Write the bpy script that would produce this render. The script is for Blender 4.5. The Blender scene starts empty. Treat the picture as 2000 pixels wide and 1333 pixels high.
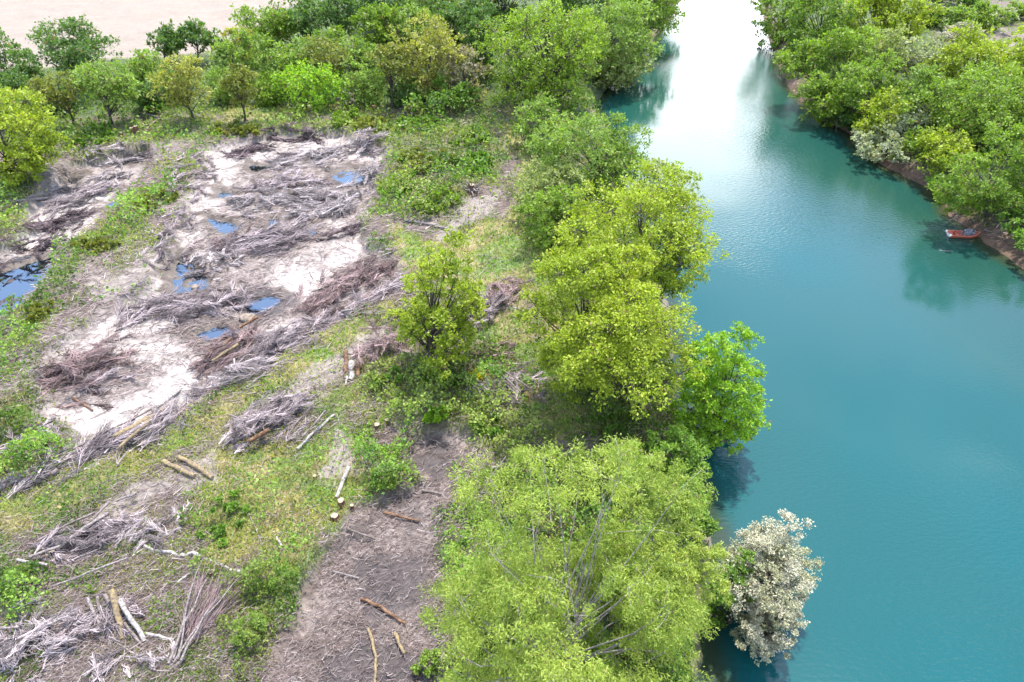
import bpy, math, random
import numpy as np
from math import radians, sin, cos, tan

sc = bpy.context.scene
COL = sc.collection

# ------------------------------------------------------------------ camera
CAM_H, PITCH = 36.0, radians(38.0)
cam = bpy.data.cameras.new('camera'); cam.lens = 24; cam.sensor_width = 36
cam.clip_start = 0.5; cam.clip_end = 8000
cam_ob = bpy.data.objects.new('camera', cam); COL.objects.link(cam_ob)
cam_ob.location = (0, 0, CAM_H)
cam_ob.rotation_euler = (math.pi/2 - PITCH, 0, 0)
sc.camera = cam_ob

# ------------------------------------------------------------------ sky, sun, exposure
SUN_EL, SUN_AZ = radians(66), radians(14)          # azimuth measured from +Y towards +X
w = bpy.data.worlds.new('World'); sc.world = w; w.use_nodes = True
nt = w.node_tree; nt.nodes.clear()
N = nt.nodes.new; Lk = nt.links.new
sky = N('ShaderNodeTexSky'); sky.sky_type = 'NISHITA'; sky.sun_disc = False
sky.sun_elevation = SUN_EL; sky.sun_rotation = SUN_AZ; sky.altitude = 100; sky.air_density = 1.0; sky.dust_density = 0.6; sky.ozone_density = 3.0
tc = N('ShaderNodeTexCoord')
sep = N('ShaderNodeSeparateXYZ'); Lk(tc.outputs['Generated'], sep.inputs[0])
noi = N('ShaderNodeTexNoise'); noi.inputs['Scale'].default_value = 2.6; noi.inputs['Detail'].default_value = 7; noi.inputs['Roughness'].default_value = .58
mp = N('ShaderNodeMapping'); mp.inputs['Scale'].default_value = (1, 1, 2.6); mp.inputs['Location'].default_value = (.35, 0.2, 0)
Lk(tc.outputs['Generated'], mp.inputs[0]); Lk(mp.outputs[0], noi.inputs['Vector'])
def math_node(op, a=None, b=None, va=0.0, vb=0.0, clamp=False):
    m = N('ShaderNodeMath'); m.operation = op; m.use_clamp = clamp
    m.inputs[0].default_value = va; m.inputs[1].default_value = vb
    if a is not None: Lk(a, m.inputs[0])
    if b is not None: Lk(b, m.inputs[1])
    return m.outputs[0]
def ramp01(x, lo, hi):
    r = N('ShaderNodeMapRange'); r.interpolation_type = 'SMOOTHSTEP'
    r.inputs['From Min'].default_value = lo; r.inputs['From Max'].default_value = hi
    Lk(x, r.inputs['Value']); return r.outputs[0]
# a bank of bright cloud low over the far end of the river, broken puffs higher up
elev = math_node('ADD', sep.outputs['Z'], math_node('MULTIPLY', math_node('SUBTRACT', noi.outputs['Fac'], vb=.5), vb=.36))
bank = ramp01(elev, .50, .41)
az = math_node('ADD', math_node('ARCTAN2', sep.outputs['X'], sep.outputs['Y']), math_node('MULTIPLY', math_node('SUBTRACT', noi.outputs['Fac'], vb=.5), vb=.30))
bank = math_node('MULTIPLY', bank, math_node('MULTIPLY', ramp01(az, .42, .33), ramp01(az, -.30, -.05)))
puff = math_node('MULTIPLY', ramp01(noi.outputs['Fac'], .47, .62), vb=.55)
gapb = math_node('MULTIPLY', ramp01(az, .95, .70), ramp01(az, -1.5, -1.1))      # mostly clear blue above the cloud bank
puff = math_node('MULTIPLY', puff, math_node('SUBTRACT', None, math_node('MULTIPLY', gapb, vb=.8), va=1.0))
cl = math_node('MAXIMUM', bank, puff, clamp=True)
mix = N('ShaderNodeMix'); mix.data_type = 'RGBA'
mix.inputs['B'].default_value = (30, 31, 33, 1)
puffc = N('ShaderNodeMix'); puffc.data_type = 'RGBA'; puffc.inputs['A'].default_value = (10, 10, 10.1, 1); puffc.inputs['B'].default_value = (12, 12.3, 12.9, 1)
Lk(bank, puffc.inputs['Factor']); Lk(puffc.outputs['Result'], mix.inputs['B'])
Lk(cl, mix.inputs['Factor']); Lk(sky.outputs[0], mix.inputs['A'])
bg = N('ShaderNodeBackground'); bg.inputs['Strength'].default_value = 0.15
Lk(mix.outputs['Result'], bg.inputs['Color'])
wo = N('ShaderNodeOutputWorld'); Lk(bg.outputs[0], wo.inputs['Surface'])

sun = bpy.data.lights.new('sun', 'SUN'); sun.energy = 2.6; sun.angle = radians(2.0); sun.color = (1, .955, .88)
sun_ob = bpy.data.objects.new('sun', sun); COL.objects.link(sun_ob)
sun_ob.rotation_euler = (math.pi/2 - SUN_EL, 0, math.pi - SUN_AZ)
sun_ob.location = (40, 30, 90)

vs = sc.view_settings
vs.view_transform = 'Standard'; vs.look = 'None'; vs.gamma = 1; vs.use_curve_mapping = False
vs.exposure = 1.95
sc.cycles.max_bounces = 6; sc.cycles.diffuse_bounces = 3; sc.cycles.transmission_bounces = 4; sc.cycles.glossy_bounces = 3

# ------------------------------------------------------------------ pixel -> ground (photo is 2000 x 1333)
F, CX, CY = 2000*24/36, 1000.0, 666.5
cp, sp = cos(PITCH), sin(PITCH)
def ground_xy(px, py, z=1.6):
    u, v = (px-CX)/F, (py-CY)/F
    t = (CAM_H - z) / (sp + v*cp)
    return u*t, (cp - v*sp)*t
def poly(pts, z=1.6): return np.array([ground_xy(x, y, z) for x, y in pts])
def depth(x, y, z): return y*cp + (CAM_H - z)*sp

# ------------------------------------------------------------------ noise
def _h(ix, iy, s):
    n = (ix.astype(np.int64)*374761393 + iy.astype(np.int64)*668265263 + s*1442695041) & 0xffffffff
    n = ((n ^ (n >> 13))*1274126177) & 0xffffffff
    return ((n ^ (n >> 16)) & 0xffff)/65535.0
def vnoise(x, y, s=0):
    ix, iy = np.floor(x), np.floor(y); fx, fy = x-ix, y-iy
    fx = fx*fx*(3-2*fx); fy = fy*fy*(3-2*fy)
    a, b, c, d = _h(ix, iy, s), _h(ix+1, iy, s), _h(ix, iy+1, s), _h(ix+1, iy+1, s)
    return (a*(1-fx)+b*fx)*(1-fy) + (c*(1-fx)+d*fx)*fy
def fbm(x, y, s=0, o=4):
    t = 0; a = .5; n = 0
    for k in range(o):
        t = t + a*vnoise(x*2**k, y*2**k, s+k*17); n += a; a *= .5
    return t/n
def sstep(x, a, b):
    t = np.clip((x-a)/(b-a), 0, 1); return t*t*(3-2*t)
def sdf(P, x, y):
    """signed distance to a polygon, positive inside"""
    n = len(P); d = np.full(x.shape, 1e18); ins = np.zeros(x.shape, bool)
    for i in range(n):
        ax, ay = P[i]; bx, by = P[(i+1) % n]
        ex, ey = bx-ax, by-ay; wx, wy = x-ax, y-ay
        t = np.clip((wx*ex+wy*ey)/(ex*ex+ey*ey+1e-12), 0, 1)
        d = np.minimum(d, (wx-ex*t)**2 + (wy-ey*t)**2)
        c = ((ay > y) != (by > y)) & (x < (bx-ax)*(y-ay)/((by-ay) + 1e-12) + ax)
        ins ^= c
    d = np.sqrt(d); return np.where(ins, d, -d)

# ------------------------------------------------------------------ zones, outlined on the ground
RIVER = poly([(1400,1500),(1395,1240),(1405,1100),(1385,980),(1345,860),(1330,700),(1300,560),(1265,450),(1225,350),(1195,270),(1168,205),(1195,170),(1265,105),(1300,50),(1335,0),(1352,-60),(1360,-140),
              (1452,-140),(1455,-60),(1478,0),(1500,90),(1530,170),(1590,225),(1650,262),(1688,305),(1755,348),(1812,372),(1845,420),(1900,462),(1960,505),(2040,560),(2250,700),(2700,1000),(3000,1500)], 0.0)
POND = poly([(400,292),(460,270),(560,256),(650,258),(740,282),(750,330),(735,395),(705,430),(725,455),(770,505),(778,540),(745,590),(650,630),(560,690),(480,735),(400,775),(330,825),(200,872),(110,868),(75,800),(70,740),(120,665),(200,595),(300,555),(330,500),(350,440),(365,380),(385,330)])
POND_L = poly([(300,288),(220,300),(140,318),(85,360),(45,400),(60,445),(0,478),(-160,520),(-160,720),(0,640),(55,595),(95,540),(118,492),(200,432),(225,405),(255,378),(290,340)])
POND_S = poly([(830,845),(920,830),(935,850),(880,905),(890,960),(860,1000),(850,1100),(870,1200),(860,1333),(840,1440),(500,1440),(470,1333),(560,1220),(600,1120),(680,1040),(740,985),(800,955),(830,935),(800,890)])
PUDDLES = [poly(p, .8) for p in [
  [(340,485),(372,512),(410,540),(405,562),(335,574),(335,530)], [(396,420),(440,430),(482,440),(442,460),(412,442)], [(500,350),(545,350),(590,366),(540,361)],
  [(375,652),(420,630),(475,640),(452,655),(400,664)], [(470,588),(520,572),(560,580),(540,598),(490,618),(480,604)], [(640,332),(725,328),(720,350),(680,362),(650,350)],
  [(520,425),(545,420),(545,440),(525,445)], [(425,372),(455,372),(452,384),(420,385)], [(595,448),(615,440),(620,456),(600,460)],
  [(480,320),(560,318),(550,332),(490,335)], [(570,380),(640,385),(620,396),(560,392)],
  [(0,528),(60,508),(122,490),(105,535),(60,590),(0,622),(-150,700),(-150,570)], [(205,395),(250,375),(262,385),(215,415)], [(130,345),(160,342),(150,360),(128,358)], [(215,308),(290,300),(295,315),(225,322)]]]
WETS_AND_REFLECTION = [poly(p) for p in [[(410,566),(500,536),(590,560),(575,592),(480,634),(466,600),(425,584)],[(0,524),(60,505),(124,486),(105,535),(60,575),(-150,620),(-150,560)],[(640,332),(730,325),(722,352),(660,365)],[(690,1080),(740,1060),(820,1080),(835,1160),(800,1200),(730,1210),(690,1150)], [(840,860),(890,850),(900,900),(850,930),(820,900)], [(700,1240),(800,1230),(840,1330),(820,1400),(640,1400)],  # wet mud; second outline paints the bank's dark reflection at the left pool
                          [(640,1290),(720,1280),(720,1400),(620,1400)], [(790,960),(840,985),(815,1060),(770,1040)]]]
BRAMBLE = [poly(p) for p in [
  [(640,232),(760,218),(950,212),(988,260),(1000,330),(935,372),(905,420),(800,445),(745,428),(740,400),(765,350),(755,300),(720,265)],
  [(-80,300),(75,245),(300,232),(470,232),(640,235),(720,262),(560,262),(400,275),(300,290),(220,290),(130,310),(80,290)],
  [(250,378),(335,365),(352,398),(292,440),(245,490),(165,530),(112,565),(70,640),(20,720),(-60,760),(-60,680),(55,600),(100,535),(122,492),(200,446)],
  [(710,740),(790,712),(880,725),(1000,650),(1040,700),(1050,860),(960,885),(850,850),(760,835),(712,800)],
  [(-100,370),(60,372),(72,430),(0,470),(-100,500)],
  [(1040,640),(1300,600),(1400,700),(1420,1100),(1420,1400),(1350,1400),(1250,900),(1150,860),(1060,880)],
  [(600,870),(790,860),(800,940),(690,985),(610,985)], [(480,1110),(590,1080),(640,1180),(560,1280),(470,1290)], [(0,780),(60,740),(90,860),(160,900),(0,1000),(-80,980)],
  [(380,1010),(470,940),(560,940),(520,1020),(400,1080)], [(1010,215),(1200,180),(1320,480),(1300,600),(1060,640),(1030,480),(1010,380)],
  [(930,780),(1060,740),(1060,880),(960,900)], [(-100,1110),(60,1080),(90,1160),(-60,1200)], [(900,930),(1250,880),(1420,950),(1420,1450),(870,1450),(890,1150)]]]
FARWOOD = poly([(-1400,200),(0,120),(200,85),(470,70),(580,10),(640,-60),(1500,-200),(1740,-200),(1765,0),(1700,130),(1500,10),(1350,0),(1180,190),(960,215),(640,215),(300,230),(60,240),(-400,320)])
RBANK = poly([(1495,-140),(1500,0),(1525,90),(1555,170),(1610,222),(1670,255),(1710,298),(1775,338),(1835,362),(1870,412),(1930,452),(1990,495),(2080,550),(2300,690),(2800,900),(3300,700),(1830,125),(1780,0),(1750,-140)], 0.0)
GRASS = [poly(p) for p in [
  [(-140,1120),(-120,1020),(0,965),(300,855),(480,770),(560,720),(640,665),(700,630),(760,592),(778,606),(700,680),(640,722),(500,805),(380,880),(250,962),(0,1060)],
  [(980,212),(1012,330),(1000,430),(930,470),(955,560),(1040,610),(1040,720),(1060,860),(1140,880),(1110,600),(1055,450),(1035,330),(1010,212)],
  [(430,214),(752,203),(745,226),(435,243)],
  [(400,905),(620,850),(640,770),(705,760),(712,960),(620,1080),(560,1180),(430,1080),(390,1000)],
  [(850,470),(960,440),(1010,470),(1030,560),(960,560)], [(755,445),(870,480),(1010,470),(1045,620),(1065,740),(965,700),(900,570),(785,525)]]]
BARE = [poly(p) for p in [[(890,430),(915,392),(985,368),(992,402),(935,440),(860,475),(830,460)], [(530,770),(640,715),(720,660),(765,630),(775,660),(690,725),(640,765),(560,810),(480,850),(430,860)],
                          [(170,980),(380,900),(420,940),(330,980),(180,1040)], [(645,830),(690,830),(690,930),(640,930)],[(190,560),(330,470),(300,560),(200,600)]]]
WHITE = [poly(p) for p in [[(400,285),(470,270),(560,272),(520,300),(455,330),(435,400),(395,440),(352,490),(335,560),(250,640),(200,700),(125,690),(200,600),(300,540),(340,440),(380,340)], [(510,535),(600,480),(690,440),(722,470),(650,530),(605,595),(530,560)],
  [(80,770),(250,752),(330,690),(425,665),(405,740),(330,815),(200,866),(100,866)], [(130,650),(330,640),(370,680),(240,705),(110,705)], [(0,470),(90,455),(200,425),(240,395),(160,400),(60,440)], [(90,340),(190,345),(230,355),(120,370)], [(430,660),(500,640),(560,610),(640,615),(520,660)],[(0,500),(110,470),(210,420),(250,360),(180,330),(120,350),(60,410),(0,440)],[(300,560),(350,500),(420,470),(400,560),(330,640),(230,640)],[(560,262),(700,270),(740,300),(640,300),(560,290)],[(640,420),(700,430),(700,470),(620,500)]]]
FIELD = poly([(-1500,260),(-200,165),(0,150),(200,120),(330,112),(440,100),(600,-5),(700,-160),(-3000,-160)])

def height_masks(x, y):
    n1 = fbm(x*.35, y*.35, 3, 4) - .5
    n2 = fbm(x*1.3, y*1.3, 9, 3) - .5
    m = {}
    dr = sdf(RIVER, x, y) + n1*1.6
    m['river'] = dr
    pn = n1*3.0 + n2*1.2
    m['pond'] = sstep(sdf(POND, x, y)+pn, -.6, .9)
    m['pondl'] = sstep(sdf(POND_L, x, y)+pn, -.6, .9)
    m['ponds'] = sstep(sdf(POND_S, x, y)+n1*2.2+n2*.8, -.5, .6)
    pud = np.full(x.shape, -99.)
    for p in PUDDLES: pud = np.maximum(pud, sdf(p, x, y))
    m['pud'] = sstep(pud + n1*1.0 + n2*1.4, -.25, .35); m['pudd'] = pud + n2*1.2
    wet = np.full(x.shape, -99.)
    for p in WETS_AND_REFLECTION: wet = np.maximum(wet, sdf(p, x, y))
    m['wet'] = sstep(wet + n1*2.5 + n2*1.5, -.5, .7)
    def union(L, soft, na, nb):
        d = np.full(x.shape, -99.)
        for p in L: d = np.maximum(d, sdf(p, x, y))
        return sstep(d + n1*na + n2*nb, -soft, soft)
    m['bramble'] = union(BRAMBLE, 1.0, 5, 2)
    m['grass'] = union(GRASS, .8, 3, 1.5)
    m['bare'] = union(BARE, .6, 3, 2)
    m['white'] = union(WHITE, .9, 4, 3)
    m['field'] = sstep(sdf(FIELD, x, y)+n1*2, -1, 1)
    m['wood'] = sstep(np.maximum(sdf(FARWOOD, x, y), sdf(RBANK, x, y)), -1.5, 1.5)
    pw = np.maximum(m['pond'], m['pondl'])
    h = 1.9 + (fbm(x*.12, y*.12, 21, 3)-.5)*1.0 + n1*.35
    low = .86 + n1*.38 + n2*.34
    h = h*(1-pw) + low*pw
    h = h*(1-m['ponds']) + (1.1 + n1*.35 + n2*.18)*m['ponds']
    h = h - pw*m['pud']*.42
    h = h + n2*.16*(1-m['field'])
    rb = sstep(dr, -3.2, 1.6)
    h = h*(1-rb) + (-1.4)*rb
    m['n1'], m['n2'], m['pondw'] = n1, n2, pw
    return h, m
def H(x, y):
    x, y = np.atleast_1d(np.asarray(x, float)), np.atleast_1d(np.asarray(y, float))
    return height_masks(x, y)[0]
def at(px, py):
    z = 1.4
    for _ in range(4):
        x, y = ground_xy(px, py, z); z = max(float(H(x, y)[0]), 0.0)
    return np.array([x, y, z])

# ------------------------------------------------------------------ mesh building
def mesh_from(name, V, faces_idx, nper, face_col=None, vcol=None, smooth=False):
    me = bpy.data.meshes.new(name)
    V = np.ascontiguousarray(V, np.float32); Fi = np.ascontiguousarray(faces_idx, np.int32).reshape(-1)
    nf = len(Fi)//nper
    me.vertices.add(len(V)); me.vertices.foreach_set('co', V.reshape(-1))
    me.loops.add(len(Fi)); me.loops.foreach_set('vertex_index', Fi)
    me.polygons.add(nf); me.polygons.foreach_set('loop_start', np.arange(nf, dtype=np.int32)*nper)
    if smooth: me.polygons.foreach_set('use_smooth', np.ones(nf, bool))
    if face_col is not None:
        a = me.attributes.new('tint', 'FLOAT_COLOR', 'FACE')
        a.data.foreach_set('color', np.c_[face_col, np.ones(len(face_col))].astype(np.float32).reshape(-1))
    if vcol is not None:
        for nm, c in vcol.items():
            if c.ndim == 2:
                a = me.attributes.new(nm, 'FLOAT_COLOR', 'POINT')
                a.data.foreach_set('color', np.c_[c, np.ones(len(c))].astype(np.float32).reshape(-1))
            else:
                a = me.attributes.new(nm, 'FLOAT', 'POINT'); a.data.foreach_set('value', c.astype(np.float32))
    me.update(calc_edges=True); return me
def link(name, me, mat, parent=None, **props):
    o = bpy.data.objects.new(name, me); COL.objects.link(o)
    if me is not None and mat is not None: me.materials.append(mat)
    if parent is not None: o.parent = parent
    for k, v in props.items():
        if v: o[k] = v
    return o
def empty(name, loc, label, cat, group=None):
    return link_empty(name, loc, label, cat, group)
def link_empty(name, loc, label, cat, group):
    o = bpy.data.objects.new(name, None); COL.objects.link(o); o.location = loc; o.empty_display_size = .3
    o['label'] = label; o['category'] = cat
    if group: o['group'] = group
    return o
def unit(v): return v/np.maximum(np.linalg.norm(v, axis=-1, keepdims=True), 1e-9)
def leaves(name, P, D, Nn, L, W, col):
    """one four-cornered leaf per point: P base, D direction, Nn rough normal"""
    S = unit(np.cross(D, Nn)); n = len(P)
    L = np.broadcast_to(np.asarray(L, float).reshape(-1, 1), (n, 1)); W = np.broadcast_to(np.asarray(W, float).reshape(-1, 1), (n, 1))
    up = unit(np.cross(S, D))
    V = np.empty((n, 4, 3)); V[:, 0] = P; V[:, 1] = P + D*L*.5 + S*W*.5 + up*W*.12; V[:, 2] = P + D*L; V[:, 3] = P + D*L*.5 - S*W*.5 + up*W*.12
    return mesh_from(name, V.reshape(-1, 3), np.arange(n*4), 4, face_col=col)
def sticks(P, R, k=3, col=None, name='twigs', caps=False):
    """P (n,m,3) poly-lines, R (n,m) radii -> one mesh of tubes"""
    n, m = P.shape[:2]
    T = np.empty_like(P); T[:, 1:-1] = P[:, 2:]-P[:, :-2]; T[:, 0] = P[:, 1]-P[:, 0]; T[:, -1] = P[:, -1]-P[:, -2]; T = unit(T)
    ref = np.where(np.abs(T[..., 2:3]) > .9, np.array([1., 0, 0]), np.array([0, 0, 1.]))
    A = unit(np.cross(T, ref)); B = np.cross(T, A)
    ang = np.arange(k)*2*math.pi/k
    V = P[:, :, None, :] + R[:, :, None, None]*(A[:, :, None, :]*np.cos(ang)[None, None, :, None] + B[:, :, None, :]*np.sin(ang)[None, None, :, None])
    i, j, q = np.meshgrid(np.arange(n), np.arange(m-1), np.arange(k), indexing='ij')
    b = i*m*k; a0 = b+j*k+q; a1 = b+j*k+(q+1) % k
    Fq = np.stack([a0, a1, a1+k, a0+k], -1).reshape(-1)
    fc = None if col is None else np.repeat(col, (m-1)*k, axis=0)
    return mesh_from(name, V.reshape(-1, 3), Fq, 4, face_col=fc, smooth=True)
def merge_tubes(name, lines, k=6):
    """lines: list of (pts (m,3), radii (m)) of any length -> one mesh"""
    Vs, Fs, off = [], [], 0
    for P, R in lines:
        P = np.asarray(P, float); R = np.asarray(R, float); m = len(P)
        T = np.empty_like(P); T[1:-1] = P[2:]-P[:-2]; T[0] = P[1]-P[0]; T[-1] = P[-1]-P[-2]; T = unit(T)
        ref = np.where(np.abs(T[:, 2:3]) > .9, np.array([1., 0, 0]), np.array([0, 0, 1.]))
        A = unit(np.cross(T, ref)); B = np.cross(T, A); ang = np.arange(k)*2*math.pi/k
        V = P[:, None, :] + R[:, None, None]*(A[:, None, :]*np.cos(ang)[None, :, None] + B[:, None, :]*np.sin(ang)[None, :, None])
        j, q = np.meshgrid(np.arange(m-1), np.arange(k), indexing='ij')
        a0 = off+j*k+q; a1 = off+j*k+(q+1) % k
        Fs.append(np.stack([a0, a1, a1+k, a0+k], -1).reshape(-1)); Vs.append(V.reshape(-1, 3)); off += m*k
    return mesh_from(name, np.concatenate(Vs), np.concatenate(Fs), 4, smooth=True)

# ------------------------------------------------------------------ materials
def new_mat(name):
    m = bpy.data.materials.new(name); m.use_nodes = True; t = m.node_tree; t.nodes.clear()
    out = t.nodes.new('ShaderNodeOutputMaterial'); return m, t, out
def leaf_mat(name, trans=.42, rough=.55, spec=.35, tmul=(1.05, 1.15, .45)):
    m, t, out = new_mat(name); n = t.nodes.new; l = t.links.new
    a = n('ShaderNodeAttribute'); a.attribute_name = 'tint'
    p = n('ShaderNodeBsdfPrincipled'); p.inputs['Roughness'].default_value = rough; p.inputs['Specular IOR Level'].default_value = spec
    l(a.outputs['Color'], p.inputs['Base Color'])
    tr = n('ShaderNodeBsdfTranslucent'); mu = n('ShaderNodeMix'); mu.data_type = 'RGBA'; mu.blend_type = 'MULTIPLY'; mu.inputs['Factor'].default_value = 1
    l(a.outputs['Color'], mu.inputs['A']); mu.inputs['B'].default_value = (*tmul, 1); l(mu.outputs['Result'], tr.inputs['Color'])
    mx = n('ShaderNodeMixShader'); mx.inputs[0].default_value = trans
    l(p.outputs[0], mx.inputs[1]); l(tr.outputs[0], mx.inputs[2]); l(mx.outputs[0], out.inputs['Surface']); return m
def bark_mat(name, c1, c2, scale=6, rough=.9):
    m, t, out = new_mat(name); n = t.nodes.new; l = t.links.new
    c = n('ShaderNodeTexCoord'); ns = n('ShaderNodeTexNoise'); ns.inputs['Scale'].default_value = scale; ns.inputs['Detail'].default_value = 5
    l(c.outputs['Object'], ns.inputs['Vector'])
    r = n('ShaderNodeValToRGB'); r.color_ramp.elements[0].position = .36; r.color_ramp.elements[1].position = .64
    r.color_ramp.elements[0].color = (*c1, 1); r.color_ramp.elements[1].color = (*c2, 1); l(ns.outputs['Fac'], r.inputs['Fac'])
    p = n('ShaderNodeBsdfPrincipled'); p.inputs['Roughness'].default_value = rough; p.inputs['Specular IOR Level'].default_value = .2
    l(r.outputs['Color'], p.inputs['Base Color'])
    bp = n('ShaderNodeBump'); bp.inputs['Strength'].default_value = .6; bp.inputs['Distance'].default_value = .03; l(ns.outputs['Fac'], bp.inputs['Height']); l(bp.outputs[0], p.inputs['Normal'])
    l(p.outputs[0], out.inputs['Surface']); return m
def tint_mat(name, rough=.9):
    m, t, out = new_mat(name); n = t.nodes.new; l = t.links.new
    a = n('ShaderNodeAttribute'); a.attribute_name = 'tint'
    p = n('ShaderNodeBsdfPrincipled'); p.inputs['Roughness'].default_value = rough; p.inputs['Specular IOR Level'].default_value = .2
    l(a.outputs['Color'], p.inputs['Base Color']); l(p.outputs[0], out.inputs['Surface']); return m
M_LEAF = leaf_mat('leaf'); M_BLOSSOM = leaf_mat('blossom', .3, .7, .2, (1, 1, .95))
M_BARK = bark_mat('bark', (.045, .034, .028), (.11, .09, .075)); M_PALEBARK = bark_mat('pale_bark', (.15, .13, .115), (.28, .25, .22))
M_TWIG = tint_mat('twig')
M_LOG = bark_mat('grey_log', (.09, .07, .06), (.22, .18, .165), 5); M_BIRCH = bark_mat('white_log', (.16, .14, .125), (.37, .335, .31), 7)
M_MOSSLOG = bark_mat('lichen_log', (.11, .085, .065), (.27, .20, .10), 6); M_BROWNLOG = bark_mat('brown_log', (.07, .036, .022), (.20, .115, .065), 5)
M_CUT = bark_mat('cut_wood', (.22, .16, .11), (.37, .30, .22), 8); M_DEAD = bark_mat('dead_wood', (.11, .085, .08), (.27, .235, .22), 9)

# ground
def ground_material():
    m, t, out = new_mat('ground'); n = t.nodes.new; l = t.links.new
    a = n('ShaderNodeAttribute'); a.attribute_name = 'base'
    wt = n('ShaderNodeAttribute'); wt.attribute_name = 'wet'
    g = n('ShaderNodeNewGeometry')
    n1 = n('ShaderNodeTexNoise'); n1.inputs['Scale'].default_value = 3.2; n1.inputs['Detail'].default_value = 8; n1.inputs['Roughness'].default_value = .72
    n2 = n('ShaderNodeTexNoise'); n2.inputs['Scale'].default_value = .8; n2.inputs['Detail'].default_value = 6
    l(g.outputs['Position'], n1.inputs['Vector']); l(g.outputs['Position'], n2.inputs['Vector'])
    r = n('ShaderNodeMapRange'); r.inputs['From Min'].default_value = .3; r.inputs['From Max'].default_value = .7; r.inputs['To Min'].default_value = .55; r.inputs['To Max'].default_value = 1.3; l(n1.outputs['Fac'], r.inputs['Value'])
    r2 = n('ShaderNodeMapRange'); r2.inputs['From Min'].default_value = .3; r2.inputs['From Max'].default_value = .7; r2.inputs['To Min'].default_value = .8; r2.inputs['To Max'].default_value = 1.15; l(n2.outputs['Fac'], r2.inputs['Value'])
    mm = n('ShaderNodeMath'); mm.operation = 'MULTIPLY'; l(r.outputs[0], mm.inputs[0]); l(r2.outputs[0], mm.inputs[1])
    fl = n('ShaderNodeAttribute'); fl.attribute_name = 'plain'
    mixv = n('ShaderNodeMix'); mixv.data_type = 'FLOAT'; l(fl.outputs['Fac'], mixv.inputs['Factor']); l(mm.outputs[0], mixv.inputs['A']); mixv.inputs['B'].default_value = 1
    vm = n('ShaderNodeVectorMath'); vm.operation = 'SCALE'; l(a.outputs['Color'], vm.inputs[0]); l(mixv.outputs['Result'], vm.inputs['Scale'])
    p = n('ShaderNodeBsdfPrincipled'); l(vm.outputs[0], p.inputs['Base Color'])
    rr = n('ShaderNodeMapRange'); rr.inputs['To Min'].default_value = .95; rr.inputs['To Max'].default_value = .45; l(wt.outputs['Fac'], rr.inputs['Value']); l(rr.outputs[0], p.inputs['Roughness'])
    p.inputs['Specular IOR Level'].default_value = .3
    bp = n('ShaderNodeBump'); bp.inputs['Strength'].default_value = .7; bp.inputs['Distance'].default_value = .12; l(n1.outputs['Fac'], bp.inputs['Height']); l(bp.outputs[0], p.inputs['Normal'])
    l(p.outputs[0], out.inputs['Surface']); return m
M_GROUND = ground_material()

# ------------------------------------------------------------------ ground
ys = [6.0]
while ys[-1] < 260: ys.append(ys[-1] + max(.16, .0052*ys[-1]*1.0))
ys = np.array([-900, -300, -120, -50, -20, -5, 1] + ys + [290, 340, 420, 560, 800, 1300, 2200, 4000.])
s = np.linspace(-1, 1, 560); s = np.concatenate([[-30, -10, -4, -2.2, -1.5, -1.2], s, [1.2, 1.5, 2.2, 4, 10, 30]])
hw = np.clip(ys, 6, 420)*.86 + 14
GX = s[None, :]*hw[:, None]; GY = np.repeat(ys[:, None], len(s), 1)
gx, gy = GX.ravel(), GY.ravel()
gh, gm = height_masks(gx, gy)
def lerp(a, b, t): return a*(1-t[:, None]) + np.asarray(b)*t[:, None]
def ground_colour(x, y, m):
    n1, n2 = m['n1'], m['n2']
    big = fbm(x*.16, y*.16, 51, 3)
    c = np.tile(np.array([.25, .20, .17]), (len(x), 1))                    # twig litter on soil
    c = lerp(c, (.36, .31, .28), sstep(big + n2*.35, .42, .62))
    c = lerp(c, (.13, .17, .045), sstep(fbm(x*.3, y*.3, 77, 4) + n2*.25, .50, .62)*.8)
    c = lerp(c, (.10, .16, .05), m['wood']*.9)
    c = lerp(c, (.20, .22, .10), m['bramble']*.9)
    gcol = lerp(np.tile(np.array([.36, .34, .14]), (len(x), 1)), (.50, .42, .22), sstep(fbm(x*.5, y*.5, 5, 3), .45, .62))
    gcol = lerp(gcol, (.22, .34, .08), sstep(fbm(x*.4+9, y*.4, 15, 3), .5, .62))
    c = lerp(c, gcol, m['grass']*.9)
    c = lerp(c, (.40, .35, .32), m['bare'])
    mud = lerp(np.tile(np.array([.45, .39, .37]), (len(x), 1)), (.29, .24, .22), sstep(n2 + n1*.8, .0, .25))
    mud = lerp(mud, lerp(np.tile(np.array([.68, .615, .59]), (len(x), 1)), (.46, .40, .37), sstep(n2 + n1*.6, .08, .25)), m['white'])
    c = lerp(c, mud, m['pondw'])
    c = lerp(c, (.17, .135, .11), m['pondw']*sstep(m['pudd'] + n2*1.5, -1.7, -.2))   # dark silt round the puddles
    small = lerp(np.tile(np.array([.38, .32, .30]), (len(x), 1)), (.20, .16, .145), sstep(n1 + n2*.6, -.05, .22))
    c = lerp(c, small, m['ponds'])
    c = lerp(c, (.075, .056, .058), m['wet']*.9)  # wet mud, plus the painted dark reflection at the left pool
    c = lerp(c, (.405, .34, .285), m['field'])
    d = m['river']
    c = lerp(c, (.24, .16, .115), sstep(d, -2.6, -1.2)*(x > 25))
    c = lerp(c, (.12, .10, .06), sstep(d, -1.0, .4))
    return c
gcol = ground_colour(gx, gy, gm)*.52*np.array([1.04, 1.0, .95])
ny, nx = GX.shape
I = (np.arange(ny-1)[:, None]*nx + np.arange(nx-1)[None, :]).ravel()
Fq = np.stack([I, I+1, I+nx+1, I+nx], -1)
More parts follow.
